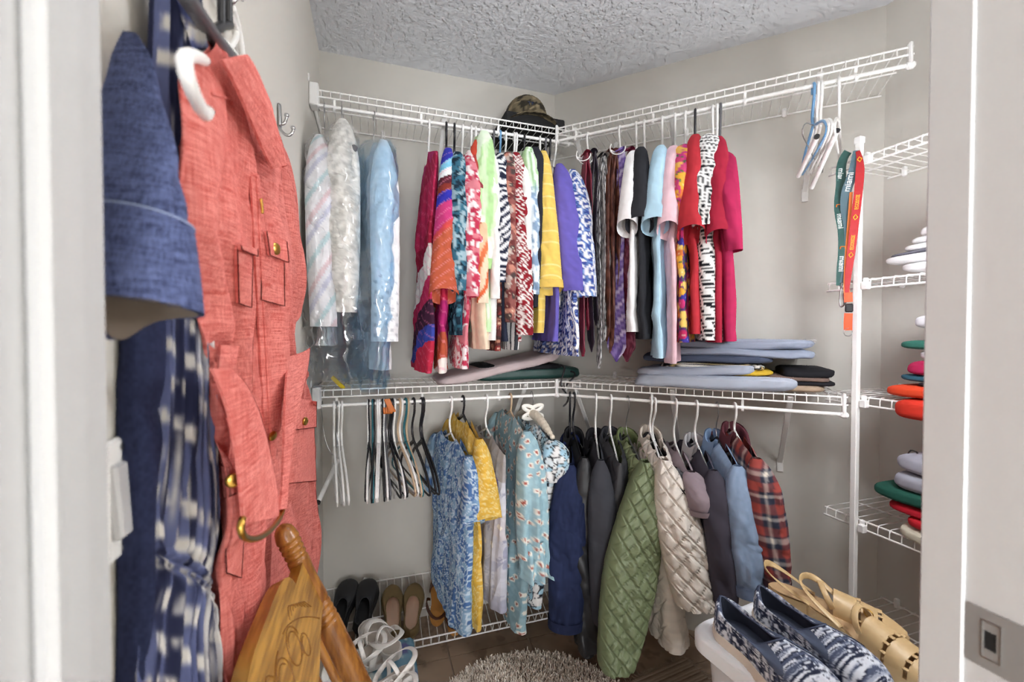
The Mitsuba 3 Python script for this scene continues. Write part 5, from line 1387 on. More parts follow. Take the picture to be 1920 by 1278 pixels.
slab_D('folded_trousers', 'pale gray folded jeans sloping over the left front of the pile', 'trousers', 1190, 1420, zz+.040, .034, P_denim('98a0b0', 'b0b6c2', .7), 11, back=.19, w=.24, amp=.013, tilt=.05)
slab_D('folded_trousers', 'dark gray folded jeans under the topmost pair', 'trousers', 1206, 1452, zz+.088, .030, P_denim('3c4456', '545c70', .6), 12, amp=.007)
k_, M_ = slab_D('folded_jeans', 'faded blue gray jeans with frayed hems on top of the pile', 'jeans', 1218, 1528, zz+.110, .062, P_denim('7c8698', 'a4acbc', .8), 13, amp=.015, layers=2, parts=True)
fr = []
rf_ = np.random.default_rng(3)
ctr_ = M_[:3, 3]+M_[:3, 0]*.165
Lh = np.linalg.norm(on_D(1528, 0, .25)-on_D(1218, 0, .25))/2
for i in range(60):
    b = M_[:3, 3]+M_[:3, 0]*(Lh-.006)+M_[:3, 1]*rf_.uniform(-.11, .11)+ZAX*(.012+.045*(i % 2)+rf_.uniform(-.008, .008))
    fr.append(tube([b, b+M_[:3, 0]*rf_.uniform(.006, .014)+ZAX*rf_.uniform(-.006, .006)], .0007, 4))
part(k_, 'frayed_hem', cat(*fr), 'white_paint', kind='stuff', label='frayed white hem threads')

# on the middle shelf of the back wall
def on_B(px, z, back=.15): p = at(px, 639, (0, 1, 0), YB-back); return np.array([p[0], p[1], z])
def slab_B(name, lab, catg, px0, px1, z, h, pat, seed, back=.15, w=.27, **kw):
    a_, b_ = on_B(px0, z, back+.10), on_B(px1, z, back+.10)
    return folded(name, lab, catg, (a_+b_)/2+np.array([0, .10, 0]), EB_T, np.linalg.norm(b_-a_), w, h, pat, seed=seed, **kw)


kj, Mj = slab_B('folded_jacket', 'dark green folded windbreaker with a black drawcord on the middle shelf', 'jacket', 880, 1086, zz, .052, P_plain('14332f', '1a403a'), 21, amp=.009, bsdf='nylon', parts=True)
cd_ = at(1058, 700, (0, 1, 0), YB-SD-.012)
part(kj, 'drawcord', tube(spline([cd_+np.array([-.01, .05, .03]), cd_+ZAX*.012, at(1052, 722, (0, 1, 0), YB-SD-.014), at(1062, 738, (0, 1, 0), YB-SD-.014), at(1056, 762, (0, 1, 0), YB-SD-.014)], 30), .0035, 7), 'black_plastic', True, label='black drawcord')
part(kj, 'drawcord', tube(spline([at(1058, 728, (0, 1, 0), YB-SD-.012), at(1068, 715, (0, 1, 0), YB-SD-.012), at(1078, 700, (0, 1, 0), YB-SD-.0), at(1070, 696, (0, 1, 0), YB-SD+.02)], 20), .0035, 7), 'black_plastic', True)
slab_B('folded_trousers', 'black folded trousers with a gray blue panel on the windbreaker', 'trousers', 900, 1054, zz+.042, .024, P_bands([(0, '17191c'), (.12, '5c6e76'), (.2, '17191c')], .02), 22, amp=.006)
slab_B('folded_trousers', 'pale pink folded trousers sloping down to the shelf edge', 'trousers', 818, 1052, zz+.030, .040, P_plain('c4b4b4', 'b8a8a8'), 23, back=.16, amp=.008, tilt=-.0+.19)
k = thing('yellow_clip', 'small yellow tag clip lying on the middle shelf under the plastic bags', 'clip')
c0, c1 = at(622, 706, (0, 1, 0), 1.66), at(645, 728, (0, 1, 0), 1.63)
d_ = (c1-c0)/np.linalg.norm(c1-c0); s_ = np.cross(d_, [0, 1, 0])
whole(k, frame_box((c0+c1)/2, d_, np.array([0, 1, 0]), s_, (np.linalg.norm(c1-c0), .006, .016), .002), 'yellow_tag')

# ---------------------------------------------------------------- caps on the upper shelf
def camo(P, cols, f, seed):
    n1 = fbm(P*f+seed, 3, seed); n2 = fbm(P*f*1.3+seed+20, 3, seed+3); n3 = fbm(P*f*2.2+seed+40, 2, seed+6)
    c = mixc(hx(cols[0]), hx(cols[1]), step(.46, .50, n1)); c = mixc(c, hx(cols[2]), step(.55, .58, n2)); return mixc(c, hx(cols[3]), step(.62, .65, n3))


def cap(label, c, yaw, crown, brim, H=.105, band=None):
    k = thing('baseball_cap', label, 'cap')
    n, m = 60, 26
    v = np.linspace(0, 1, m)[:, None]; th = np.linspace(0, 2*np.pi, n, endpoint=False)[None]
    rad = np.cos(v*np.pi/2)**.62; z = H*np.sin(v*np.pi/2)**.9
    front = np.maximum(0, np.cos(th))
    x = .112*rad*np.cos(th)*(1-.08*v); y = .098*rad*np.sin(th); z = z*np.ones_like(th)*(1+.05*front)
    seamd = 1-.02*np.exp(-((((th*6/(2*np.pi)) % 1)-.5)/.04)**2)
    P = np.stack([x*seamd, y*seamd, z], -1)
    R_ = np.array([[math.cos(yaw), -math.sin(yaw), 0], [math.sin(yaw), math.cos(yaw), 0], [0, 0, 1]])
    put = lambda Q: Q @ R_.T+c
    mm = trimesh.Trimesh(put(P.reshape(-1, 3)), grid_faces(m, n, True)[:, ::-1], process=False)
    part(k, 'crown', mm, 'cloth', smooth=True, color=lin(crown(P.reshape(-1, 3))))
    bs, bu = 40, 14
    a = np.linspace(-1.25, 1.25, bs)[None]; q = np.linspace(0, 1, bu)[:, None]
    ix, iy = .108*np.cos(a), .098*np.sin(a); ox, oy = .108+.070*np.cos(a*.95)**.7, .106*np.sin(a)
    bx = ix+(ox-ix)*q; by = iy+(oy-iy)*q; bz = .004-.9*by**2*2.4-.012*q
    T = np.stack([bx, by, bz], -1); n3 = bs*bu
    V = np.vstack([T.reshape(-1, 3), (T-[0, 0, .003]).reshape(-1, 3)])
    ring = np.r_[np.arange(bs), np.arange(1, bu)*bs+bs-1, (bu-1)*bs+np.arange(bs-2, -1, -1), np.arange(bu-2, 0, -1)*bs]
    F = np.vstack([grid_faces(bu, bs)[:, ::-1], grid_faces(bu, bs)+n3, np.c_[ring, np.roll(ring, -1), np.roll(ring, -1)+n3], np.c_[ring, np.roll(ring, -1)+n3, ring+n3]])
    part(k, 'brim', trimesh.Trimesh(put(V), F, process=False), 'cloth', smooth=35, ) if False else part(k, 'brim', trimesh.Trimesh(put(V), F, process=False), 'cloth', smooth=True, color=lin(brim(V)))
    bt = trimesh.creation.icosphere(2, .006); bt.apply_scale([1, 1, .6]); bt.apply_translation(c+ZAX*H*1.0); part(k, 'top_button', bt, 'gray_plastic', True)
    return k, put


cc_ = at(985, 639, (0, 1, 0), 1.77); cc_ = np.array([cc_[0], cc_[1], ZU+.045])
cm = lambda Q: camo(Q, ['4a4232', '6a604c', '2e2a22', '857860'], 24, 3)
kc, put_ = cap('brown camouflage baseball cap on the upper shelf by the corner', cc_, math.radians(-98), cm, cm, H=.125)
em = meshkit.text_mesh('TF', .018, .001); em.apply_translation([-.014, 0, 0])
Me = np.eye(4); Me[:3, 0], Me[:3, 1], Me[:3, 2], Me[:3, 3] = [0, 1, 0], [-.35, 0, .94], [.94, 0, .35], [.110, 0, .050]
em.apply_transform(Me); em.vertices = put_(em.vertices); plain('navy_thread', hx('2a3350'), .8); part(kc, 'emblem', em, 'navy_thread', label='dark blue stitched emblem')
k = thing('black_box', 'flat black box lying on the upper wire shelf under the cap', 'box')
bx0 = at(986, 639, (0, 1, 0), 1.77)
whole(k, box((bx0[0]-.135, 1.635, ZU+.003), (bx0[0]+.125, 1.905, ZU+.045), .005), 'black_void')

# ---------------------------------------------------------------- lanyards at the end of the top right shelf
def lanyard_strap(parent, pix, plane_x, wpx, mat, name='strap', n=60, thick=.0012):
    """A strap along pixels standing in the plane x = plane_x, its half width in metres wpx (may vary), facing the door."""
    P = np.array([at(px, py, (1, 0, 0), plane_x+o) for px, py, o in pix]); C_ = spline(P, n)
    hw = np.interp(np.linspace(0, 1, n), np.linspace(0, 1, len(wpx)), wpx)
    nr = EYE-C_; nr[:, 2] *= .2; nr /= np.linalg.norm(nr, axis=1, keepdims=True)
    tn = np.gradient(C_, axis=0); tn /= np.linalg.norm(tn, axis=1, keepdims=True)
    wd = np.cross(tn, nr); wd /= np.linalg.norm(wd, axis=1, keepdims=True)
    V = np.stack([C_-wd*hw[:, None], C_+wd*hw[:, None], C_+wd*hw[:, None]-nr*thick, C_-wd*hw[:, None]-nr*thick], 1)
    part(parent, name, trimesh.Trimesh(V.reshape(-1, 3), grid_faces(n, 4, True), process=False), mat, smooth=30)
    return C_, tn, wd, nr


def strap_text(parent, frame, t0, text, h, mat, flip=False, stretch=1.0, label=None):
    C_, tn, wd, nr = frame; i = int(t0*(len(C_)-1))
    m = meshkit.text_mesh(text, h, .0004, bold=True); m.apply_scale([stretch, 1, 1])
    L_ = m.bounds[1][0]
    d = tn[i] if not flip else -tn[i]
    w = np.cross(nr[i], d)
    M = np.eye(4); M[:3, 0], M[:3, 1], M[:3, 2] = d, w, nr[i]; M[:3, 3] = C_[i]-w*h*.5+nr[i]*.0006
    m.apply_transform(M); part(parent, 'lettering', m, mat, label=label)
    return L_


plain('lanyard_green', hx('1f4a44'), .6); plain('lanyard_red', hx('a0161c'), .55); plain('lanyard_orange', hx('d0491a'), .5); plain('print_white', hx('dfe6e4'), .5); plain('print_yellow', hx('e8b02a'), .5); plain('print_orange', hx('d8742a'), .5); plain('lanyard_gray', hx('47606a'), .6)
XLn = 1.385
k1 = thing('lanyard', 'dark green lanyard printed miami in white, hanging left of the pole', 'lanyard')
f1 = lanyard_strap(k1, [(1590, 284, .0), (1579, 304, -.003), (1577, 340, -.006), (1573, 380, -.008), (1578, 430, -.008), (1580, 470, -.008), (1576, 510, -.006), (1574, 535, -.004)], XLn, [.011, .0125, .0125, .012, .010, .0115, .011, .008], 'lanyard_green')
for t0 in (.13, .47, .78): strap_text(k1, f1, t0, 'miami', .0125, 'print_white', False, 1.0, 'white lettering reading miami')
for t0 in (.40, .72):
    i = int(t0*59); fr_ = np.eye(4)
    m = cat(tube([f1[0][i]+f1[2][i]*.006+f1[3][i]*.001, f1[0][i]-f1[2][i]*.005+f1[3][i]*.001, f1[0][i+1]-f1[2][i]*.006+f1[3][i]*.001], .0016, 6), tube([f1[0][i]+f1[2][i]*.006+f1[3][i]*.001, f1[0][i+1]+f1[2][i]*.006+f1[3][i]*.001], .0016, 6)); part(k1, 'letter_u', m, 'print_orange', True, label='orange letter U')
hk = at(1583, 552, (1, 0, 0), XLn)
part(k1, 'clasp', cat(tube(spline([f1[0][-1], hk+ZAX*.01, hk+np.array([.006, .006, -.01]), hk+ZAX*-.03, hk+np.array([-.004, -.004, -.012]), hk], 30), .0018, 8), tube([hk+ZAX*.004, hk-ZAX*.012], .005, 8)), 'steel', True, label='metal swivel clasp')
k2 = thing('lanyard', 'gray green lanyard printed miami in white, crossing over the pole top', 'lanyard')
f2 = lanyard_strap(k2, [(1606, 282, .0), (1603, 300, -.004), (1597, 330, -.008), (1589, 352, -.010), (1584, 385, -.006), (1587, 430, -.004), (1586, 480, -.004), (1578, 530, -.002)], XLn, [.008, .0115, .0125, .011, .006, .005, .005, .005], 'lanyard_gray')
strap_text(k2, f2, .31, 'miami', .0145, 'print_white', True, 1.0, 'white lettering reading miami')
part(k2, 'clasp', tube(spline([f2[0][-1], at(1575, 556, (1, 0, 0), XLn), at(1578, 575, (1, 0, 0), XLn), at(1586, 566, (1, 0, 0), XLn), at(1584, 548, (1, 0, 0), XLn)], 24), .0022, 8), 'steel', True, label='metal clasp')
k3 = thing('lanyard', 'red lanyard with yellow lettering and an orange buckle end', 'lanyard')
f3 = lanyard_strap(k3, [(1608, 283, .0), (1612, 300, -.004), (1612, 330, -.006), (1607, 380, -.006), (1601, 430, -.006), (1595, 480, -.004), (1589, 530, -.002), (1588, 556, .0)], XLn, [.005, .0105, .0105, .0105, .0105, .010, .008, .005], 'lanyard_red')
for t0 in (.42, .68): strap_text(k3, f3, t0, 'ECOSSIE', .0085, 'print_yellow', True, .86, 'yellow lettering')
for t0 in (.08, .46, .72):
    i = int(t0*59); q = [f3[0][i]+f3[2][i]*.0052*math.cos(a_)+f3[1][i]*.008*math.sin(a_)+f3[3][i]*.0008 for a_ in np.linspace(0, 2*np.pi, 5)]
    part(k3, 'diamond_print', tube(q, .0014, 5), 'print_yellow', True, label='yellow diamond mark')
f4 = lanyard_strap(k3, [(1596, 360, -.004), (1592, 420, -.005), (1588, 480, -.004), (1587, 530, -.002), (1588, 552, .0)], XLn, [.004, .0045, .005, .006, .008], 'print_orange', 'inner_strap')
lanyard_strap(k3, [(1590, 548, -.004), (1591, 566, -.004)], XLn, [.0105, .0105], 'lanyard_orange', 'webbing', 8)
b0 = at(1592, 577, (1, 0, 0), XLn-.006)
part(k3, 'buckle', frame_box(b0, f1[2][-1]*np.array([1, 1, 0])/np.linalg.norm(f1[2][-1][:2]), np.array([0.0, 0, 1]), np.cross(f1[2][-1]*np.array([1, 1, 0])/np.linalg.norm(f1[2][-1][:2]), [0, 0, 1]), (.020, .026, .008), .003), 'black_plastic', label='black side release buckle')
lanyard_strap(k3, [(1591, 587, -.004), (1590, 604, -.004), (1590, 619, -.004)], XLn, [.0105, .0105, .0105], 'lanyard_orange', 'end_tab', 12, .003)
rc = at(1590, 620, (1, 0, 0), XLn-.004)
part(k3, 'key_ring', tube([rc+RIGHT*.013*math.cos(t)+ZAX*(.012*math.sin(t)-.004) for t in np.linspace(0, 2*np.pi, 30)], .0009, 6), 'steel', True, label='steel key ring')

# ---------------------------------------------------------------- shoes
def foot(L_, Wd, pointed=.0, n=72):
    """Outline of a left/right neutral foot as a closed loop: returns (n,2) with u = 0..1 heel to toe in column 2."""
    t = np.linspace(0, 1, n//2)
    u = .5-.5*np.cos(np.pi*t)
    hwid = curve([0, .04, .15, .35, .6, .75, .9, .97, 1], np.array([0, .42, .72, .68, .92, 1.0, .80-.12*pointed, .46-.14*pointed, 0])*Wd/2, u)
    bend = .010*np.sin(np.pi*u)*0
    a = np.c_[u*L_, -hwid+bend, u]; b = np.c_[u[::-1]*L_, hwid[::-1]+bend, u[::-1]]
    return np.vstack([a, b[1:-1]])


def frame_of(heel, toe, up=ZAX):
    x = np.asarray(toe, float)-heel; x /= np.linalg.norm(x); y = np.cross(up, x); y /= np.linalg.norm(y); M = np.eye(4); M[:3, 0], M[:3, 1], M[:3, 2], M[:3, 3] = x, y, np.cross(x, y), heel; return M


def closed_shoe(name, label, M, L_, Wd, mats, sole_h=.022, th=(.066, .052, .062), throat=(.04, .60), toe_h=.05, kcol=None, pat=None, group=None, gore=None, pointed=0, binding=True, tl_w=.80, flare=1.02, sole_mat=None, insole='undyed', heel_k=1.0):
    k = thing(name, label, 'shoe', group)
    O = foot(L_, Wd, pointed, 168 if pat is not None else 72); n = len(O); u = O[:, 2]
    X = lambda P: P @ M[:3, :3].T+M[:3, 3]
    so = np.c_[O[:, 0]-.004*(u < .02), O[:, 1]*1.04]
    rise = curve([0, .5, .85, 1], [0, 0, .002, .008], u)
    rings = []
    for z_, s_ in ((0.0, .93), (.003, 1.0), (sole_h*.5, 1.03), (sole_h, 1.0), (sole_h+.001, .9)):
        rings.append(np.c_[(so[:, 0]-L_/2)*s_+L_/2, so[:, 1]*s_, z_+rise+(curve([0, .3, .5, 1], [sole_h*(heel_k-1), sole_h*(heel_k-1)*.6, 0, 0], u) if z_ >= sole_h*.5 else 0)])
    V = np.vstack(rings); F = grid_faces(5, n, True)[:, ::-1]; cb, ct = len(V), len(V)+1
    V = np.vstack([V, [L_/2, 0, 0], [L_/2, 0, sole_h]]); j = np.arange(n); F = np.vstack([F, np.c_[np.full(n, cb), np.roll(j, -1), j], np.c_[np.full(n, ct), 4*n+j, 4*n+np.roll(j, -1)]])
    part(k, 'sole', trimesh.Trimesh(X(V), F, process=False), sole_mat or 'sole_cream', 35)
    hk = curve([0, .3, .5, 1], [sole_h*(heel_k-1), sole_h*(heel_k-1)*.6, 0, 0], u)
    x0, x1 = throat[0]*L_, throat[1]*L_
    Tx = x0+(x1-x0)*u; hw_at = np.interp(Tx/L_, u[:n//2], np.abs(O[:n//2, 1]))
    Ty = np.sign(O[:, 1])*hw_at*tl_w*np.sqrt(np.clip(np.sin(np.pi*np.clip(u, 0, 1)), 0, 1))**.8
    Tz = curve([0, .3, .7, 1], [th[0], th[1], th[1]*1.0, th[2]], u)+hk
    NW = 60 if pat is not None else 22
    w = np.linspace(0, 1, NW)[:, None]
    base = np.c_[O[:, :2], np.full(n, sole_h)+rise+hk]; top = np.c_[Tx, Ty, Tz]
    cz = np.maximum(Tz, sole_h+curve([0, .45, .8, 1], [th[0]*.8, th[1]*.85, toe_h*1.15, toe_h*1.05], u)*1.0)
    ctl = np.c_[(O[:, 0]-L_/2)*1.015+L_/2, O[:, 1]*flare, cz]
    S_ = (1-w)[..., None]**2*base+2*(w*(1-w))[..., None]*ctl+(w**2)[..., None]*top
    G = S_.reshape(-1, 3)
    mm = trimesh.Trimesh(X(G), grid_faces(NW, n, True)[:, ::-1], process=False)
    if pat is not None:
        part(k, 'upper', mm, 'cloth', smooth=True, color=lin(pat(G[:, 0], G[:, 1], G[:, 2]+np.abs(G[:, 1]))))
    else: part(k, 'upper', mm, mats[0], True)
    inner = np.c_[(O[:, 0]-L_/2)*.93+L_/2, O[:, 1]*.86, np.full(n, sole_h+.004)+rise+hk]
    q = np.linspace(0, 1, 8)[:, None, None]; Q = top*(1-q)+inner*q; Q[1:-1, :, 1] *= 1.0
    part(k, 'lining', trimesh.Trimesh(X(Q.reshape(-1, 3)), grid_faces(8, n, True), process=False), mats[1], True, label='lining')
    Vi = np.vstack([inner+[0, 0, .0015], [L_/2, 0, sole_h+.006]]); part(k, 'insole', trimesh.Trimesh(X(Vi), np.c_[np.full(n, n), j, np.roll(j, -1)], process=False), insole)
    if binding:
        lp = np.vstack([top, top[:3]])
        part(k, 'binding', tube(X(lp+[0, 0, .0006]), .0022, 7, caps=False), mats[2], True)
    if gore:
        for sg_ in (1, -1):
            idx = [i for i in range(n) if .50 < u[i] < .93 and np.sign(O[i, 1]) == sg_]
            if sg_ > 0: idx = idx[::-1]
            Pg = S_[int(NW*.36):, idx]; Pg = Pg+np.array([0, sg_*.0016, .0012])
            wv = np.linspace(0, 1, len(Pg))[:, None]; keep = Pg
            tri = []
            rows_ = np.arange(len(Pg)); mid = (len(idx)-1)/2
            half = np.linspace(.12, 1, len(Pg))
            Gq = np.array([[Pg[r, int(round(mid+(c-6)/6*mid*half[r]*.98))] for c in range(13)] for r in rows_])
            part(k, 'side_gore', trimesh.Trimesh(X(Gq.reshape(-1, 3)), grid_faces(len(Pg), 13), process=False), gore, True, label='gray elastic side panel')
    return k, X, S_, top


plain('sole_cream', hx('c8beb2'), .6); plain('navy_lining', hx('262c3c'), .8); plain('navy_binding', hx('333b50'), .7); plain('black_nubuck', hx('17171a'), .55); plain('black_lining', hx('0f0f12'), .7)
plain('tan_suede', hx('6e5c3c'), .85); plain('nude_insole', hx('c4a48e'), .6); plain('tan_leather', hx('b89c70'), .42); plain('cork', hx('b07a3c'), .75); plain('brown_leather', hx('4a2a1a'), .45); plain('white_leather', hx('e8e4de'), .4); plain('sandal_insole', hx('bdb4aa'), .55); plain('tan_insole', hx('ab8d68'), .5); plain('gore_gray', hx('3e475a'), .85)


def streaks(x, y, w):
    n = fbm(np.stack([x*400+w*70, w*105+y*30, x*0], -1), 3, 4); c = mixc(hx('1c2236'), hx('c4c8d0'), step(.47, .55, n)); return mixc(c, hx('6a7388'), .5*step(.5, .6, fbm(np.stack([x*200, w*40, x*0+5], -1), 2, 8)))


# plastic bin with its lid
ZB = .62
cA, cB2, cC = at_z(1284, 1170, ZB), at_z(1478, 1096, ZB), at_z(1735, 1216, ZB)
ux = cB2-cA; wb_ = np.linalg.norm(ux); ux /= wb_; uy = np.array([ux[1], -ux[0], 0])
uy = uy if uy[1] < 0 else -uy
def rrect(w_, d_, r, n=10):
    P = []
    for cx, cy, a0 in ((w_-r, r, -90), (w_-r, d_-r, 0), (r, d_-r, 90), (r, r, 180)):
        P += [(cx+r*math.cos(math.radians(a0+90*i/(n-1))), cy+r*math.sin(math.radians(a0+90*i/(n-1)))) for i in range(n)]
    return np.array(P)
DB = .50
def bin_loft(levels):
    rings = []
    for z_, inset in levels:
        P = rrect(wb_-2*inset, DB-2*inset, .05); rings.append(np.array([cA+ux*(x+inset)+uy*(y+inset) for x, y in P])*[1, 1, 0]+ZAX*z_)
    n = len(rings[0]); V = np.vstack(rings); F = grid_faces(len(rings), n, True)
    V = np.vstack([V, rings[0].mean(0), rings[-1].mean(0)]); j = np.arange(n)
    F = np.vstack([F, np.c_[np.full(n, len(V)-2), j, np.roll(j, -1)], np.c_[np.full(n, len(V)-1), (len(rings)-1)*n+np.roll(j, -1), (len(rings)-1)*n+j]])
    return trimesh.Trimesh(V, F, process=False)
plain('bin_lid', hx('dfe3e6'), .28); plain('bin_body', hx('c3c6c9'), .32)
k = thing('storage_bin', 'translucent white lidded plastic storage bin carrying sneakers and tan sandals', 'storage bin')
part(k, 'body', bin_loft([(.003, .07), (.01, .06), (ZB-.06, .022), (ZB-.03, .02)]), 'bin_body', 40)
lid = part(k, 'lid', bin_loft([(ZB-.040, .004), (ZB-.036, .0), (ZB-.012, .0), (ZB-.002, .008), (ZB-.001, .022), (ZB-.008, .030), (ZB-.010, .04)]), 'bin_lid', 40)

TZ = ZB-.008
sd = at_z(1432, 1282, TZ)-at_z(1326, 1186, TZ); sd /= np.linalg.norm(sd)
side = np.array([-sd[1], sd[0], 0]); side = side if side[0] > 0 else -side
h1 = at_z(1322, 1186, TZ)+side*.036+sd*.0
closed_shoe('sneaker', 'navy and white streaked slip-on sneaker at the near edge of the bin lid', frame_of(h1, h1+sd), .275, .104, ('', 'navy_lining', 'navy_binding'), pat=streaks, gore='gore_gray', throat=(.03, .56), th=(.080, .056, .084), toe_h=.052, insole='navy_lining', sole_h=.026)
h2 = h1+side*.116-sd*.004
closed_shoe('sneaker', 'navy and white streaked slip-on sneaker in the middle of the bin lid', frame_of(h2, h2+sd), .275, .104, ('', 'navy_lining', 'navy_binding'), pat=streaks, gore='gore_gray', throat=(.03, .56), th=(.080, .056, .084), toe_h=.052, insole='navy_lining', sole_h=.026)


def tan_sandal(label, heel, toe, L_=.25):
    M = frame_of(heel, toe); X = lambda P: np.asarray(P) @ M[:3, :3].T+M[:3, 3]
    k = thing('tan_sandal', label, 'sandal')
    O = foot(L_, .088); n = len(O); u = O[:, 2]; j = np.arange(n)
    hh = curve([0, .3, .55, .8, 1], [.040, .036, .022, .018, .020], u)
    rings = [np.c_[O[:, :2]*[1, .95], np.zeros(n)], np.c_[O[:, :2], np.full(n, .004)], np.c_[O[:, :2]*[1, 1.02], hh*.9], np.c_[O[:, :2], hh]]
    V = np.vstack(rings+[[[L_/2, 0, 0]], [[L_/2, 0, .024]]]); F = np.vstack([grid_faces(4, n, True)[:, ::-1], np.c_[np.full(n, 4*n), np.roll(j, -1), j], np.c_[np.full(n, 4*n+1), 3*n+j, 3*n+np.roll(j, -1)]])
    part(k, 'sole', trimesh.Trimesh(X(V), F, process=False), 'tan_leather', 35)
    Vi = np.vstack([np.c_[O[:, :2]*[1, .9], hh+.0015], [[L_/2, 0, .0255]]]); part(k, 'insole', trimesh.Trimesh(X(Vi), np.c_[np.full(n, n), j, np.roll(j, -1)], process=False), 'tan_insole', True)
    # toe cap: an arched vamp with cut-outs left between its bands
    def arch(x0, x1, h0, h1, m=26, q=9, thick=.002):
        xs = np.linspace(x0, x1, q)[:, None]; ph = np.linspace(0, np.pi, m)[None]
        hw = np.interp(xs[:, 0]/L_, u[:n//2], np.abs(O[:n//2, 1]))[:, None]*1.01
        hz = np.linspace(h0, h1, q)[:, None]; b = np.interp(xs[:, 0]/L_, u[:n//2], hh[:n//2])[:, None]
        T = np.stack([xs+0*ph, -hw*np.cos(ph)*(1+.04*np.sin(ph)), b*.8+hz*np.sin(ph)**.75], -1)
        B_ = T*[1, .95, 1]-[0, 0, thick]
        V = np.vstack([T.reshape(-1, 3), B_.reshape(-1, 3)]); nn = q*m
        ring = np.r_[np.arange(m), np.arange(1, q)*m+m-1, (q-1)*m+np.arange(m-2, -1, -1), np.arange(q-2, 0, -1)*m]
        F = np.vstack([grid_faces(q, m), grid_faces(q, m)[:, ::-1]+nn, np.c_[ring, np.roll(ring, -1), np.roll(ring, -1)+nn], np.c_[ring, np.roll(ring, -1)+nn, ring+nn]])
        return trimesh.Trimesh(X(V), F, process=False)
    part(k, 'vamp_band', arch(L_*.50, L_*.66, .056, .050), 'tan_leather', 40)
    part(k, 'vamp_band', arch(L_*.685, L_*.80, .047, .040), 'tan_leather', 40)
    part(k, 'toe_band', arch(L_*.825, L_*.985, .037, .014), 'tan_leather', 40)
    lat = []
    for i in range(6):
        ph = .45+i*.44
        P = []
        for f in np.linspace(.655, .69, 4):
            hw = np.interp(f, u[:n//2], np.abs(O[:n//2, 1])); P.append([f*L_, -hw*math.cos(ph), .016+.049*math.sin(ph)**.75])
        lat.append(tube(X(P), .0022, 6, flat=(2.4, .8), ref=X([[0, 1, 0]])[0]-X([[0, 0, 0]])[0]))
        P2 = []
        for f in np.linspace(.795, .83, 4):
            hw = np.interp(f, u[:n//2], np.abs(O[:n//2, 1])); P2.append([f*L_, -hw*math.cos(ph), .014+.0385*math.sin(ph)**.75])
        lat.append(tube(X(P2), .0022, 6, flat=(2.4, .8), ref=X([[0, 1, 0]])[0]-X([[0, 0, 0]])[0]))
    part(k, 'cutout_bridge', cat(*lat), 'tan_leather', True, kind='stuff')
    hs = spline(X([[L_*.36, -.030, .036], [L_*.16, -.034, .062], [-.006, -.012, .086], [-.006, .012, .086], [L_*.16, .034, .062], [L_*.36, .030, .036]]), 46)
    part(k, 'heel_strap', tube(hs, .0075, 8, flat=(.25, 1), ref=ZAX*.2+M[:3, 0]), 'tan_leather', True)
    ins = spline(X([[L_*.50, -.032, .046], [L_*.42, -.010, .078], [L_*.40, .016, .078], [L_*.44, .036, .045]]), 30)
    st = part(k, 'ankle_strap', tube(ins, .0065, 8, flat=(1, .28), ref=M[:3, 0]), 'tan_leather', True)
    bc = X([[L_*.42, .031, .060]])[0]; bw = M[:3, 1]
    part(st, 'buckle', tube([bc+M[:3, 0]*.009*math.cos(t)+ZAX*.008*math.sin(t)+bw*.004 for t in np.linspace(0, 2*np.pi, 14)], .0013, 6), 'gold', True, label='small brass buckle')
    return k


t1h, t1t = at_z(1440, 1124, TZ), at_z(1624, 1186, TZ)
t2h, t2t = at_z(1512, 1150, TZ), at_z(1728, 1282, TZ)
tan_sandal('tan leather sandal at the back of the bin lid, heel strap raised', t1h, t1t, .26)
tan_sandal('tan leather sandal at the right of the bin lid with perforated toe', t2h, t2t, .26)

# shoes on the slanted rack
up_s = np.array([0, -math.sin(SL), math.cos(SL)]); fwd_s = np.array([0, math.cos(SL), math.sin(SL)])
rack0 = np.array([0, YB, 0.205])
def on_rack(px, py): return at(px, py, up_s, up_s @ rack0)+up_s*.0035
def rack_pose(px_h, py_h, px_t, py_t):
    a_, b_ = on_rack(px_h, py_h), on_rack(px_t, py_t); return frame_of(a_, b_, up_s), np.linalg.norm(b_-a_)
for i, (h_, t_, lab) in enumerate((((628, 1196), (650, 1126), 'black slip-on shoe, left of its pair on the slanted rack'), ((676, 1194), (688, 1122), 'black slip-on shoe, right of its pair on the slanted rack'))):
    M, L_ = rack_pose(*h_, *t_); closed_shoe('black_shoe', lab, M, min(max(L_, .22), .255), .09, ('black_nubuck', 'black_lining', 'black_nubuck'), sole_mat='black_lining', th=(.06, .045, .062), toe_h=.045, throat=(.03, .52), insole='black_lining')
for i, (h_, t_, lab) in enumerate((((738, 1200), (735, 1108), 'olive tan ballet flat, left of its pair on the rack'), ((768, 1200), (778, 1100), 'olive tan ballet flat, right of its pair on the rack'))):
    M, L_ = rack_pose(*h_, *t_); closed_shoe('ballet_flat', lab, M, min(max(L_, .22), .26), .084, ('tan_suede', 'nude_insole', 'tan_suede'), sole_mat='tan_suede', th=(.045, .028, .040), toe_h=.034, throat=(.03, .68), insole='nude_insole', sole_h=.010, pointed=.6, tl_w=.92)


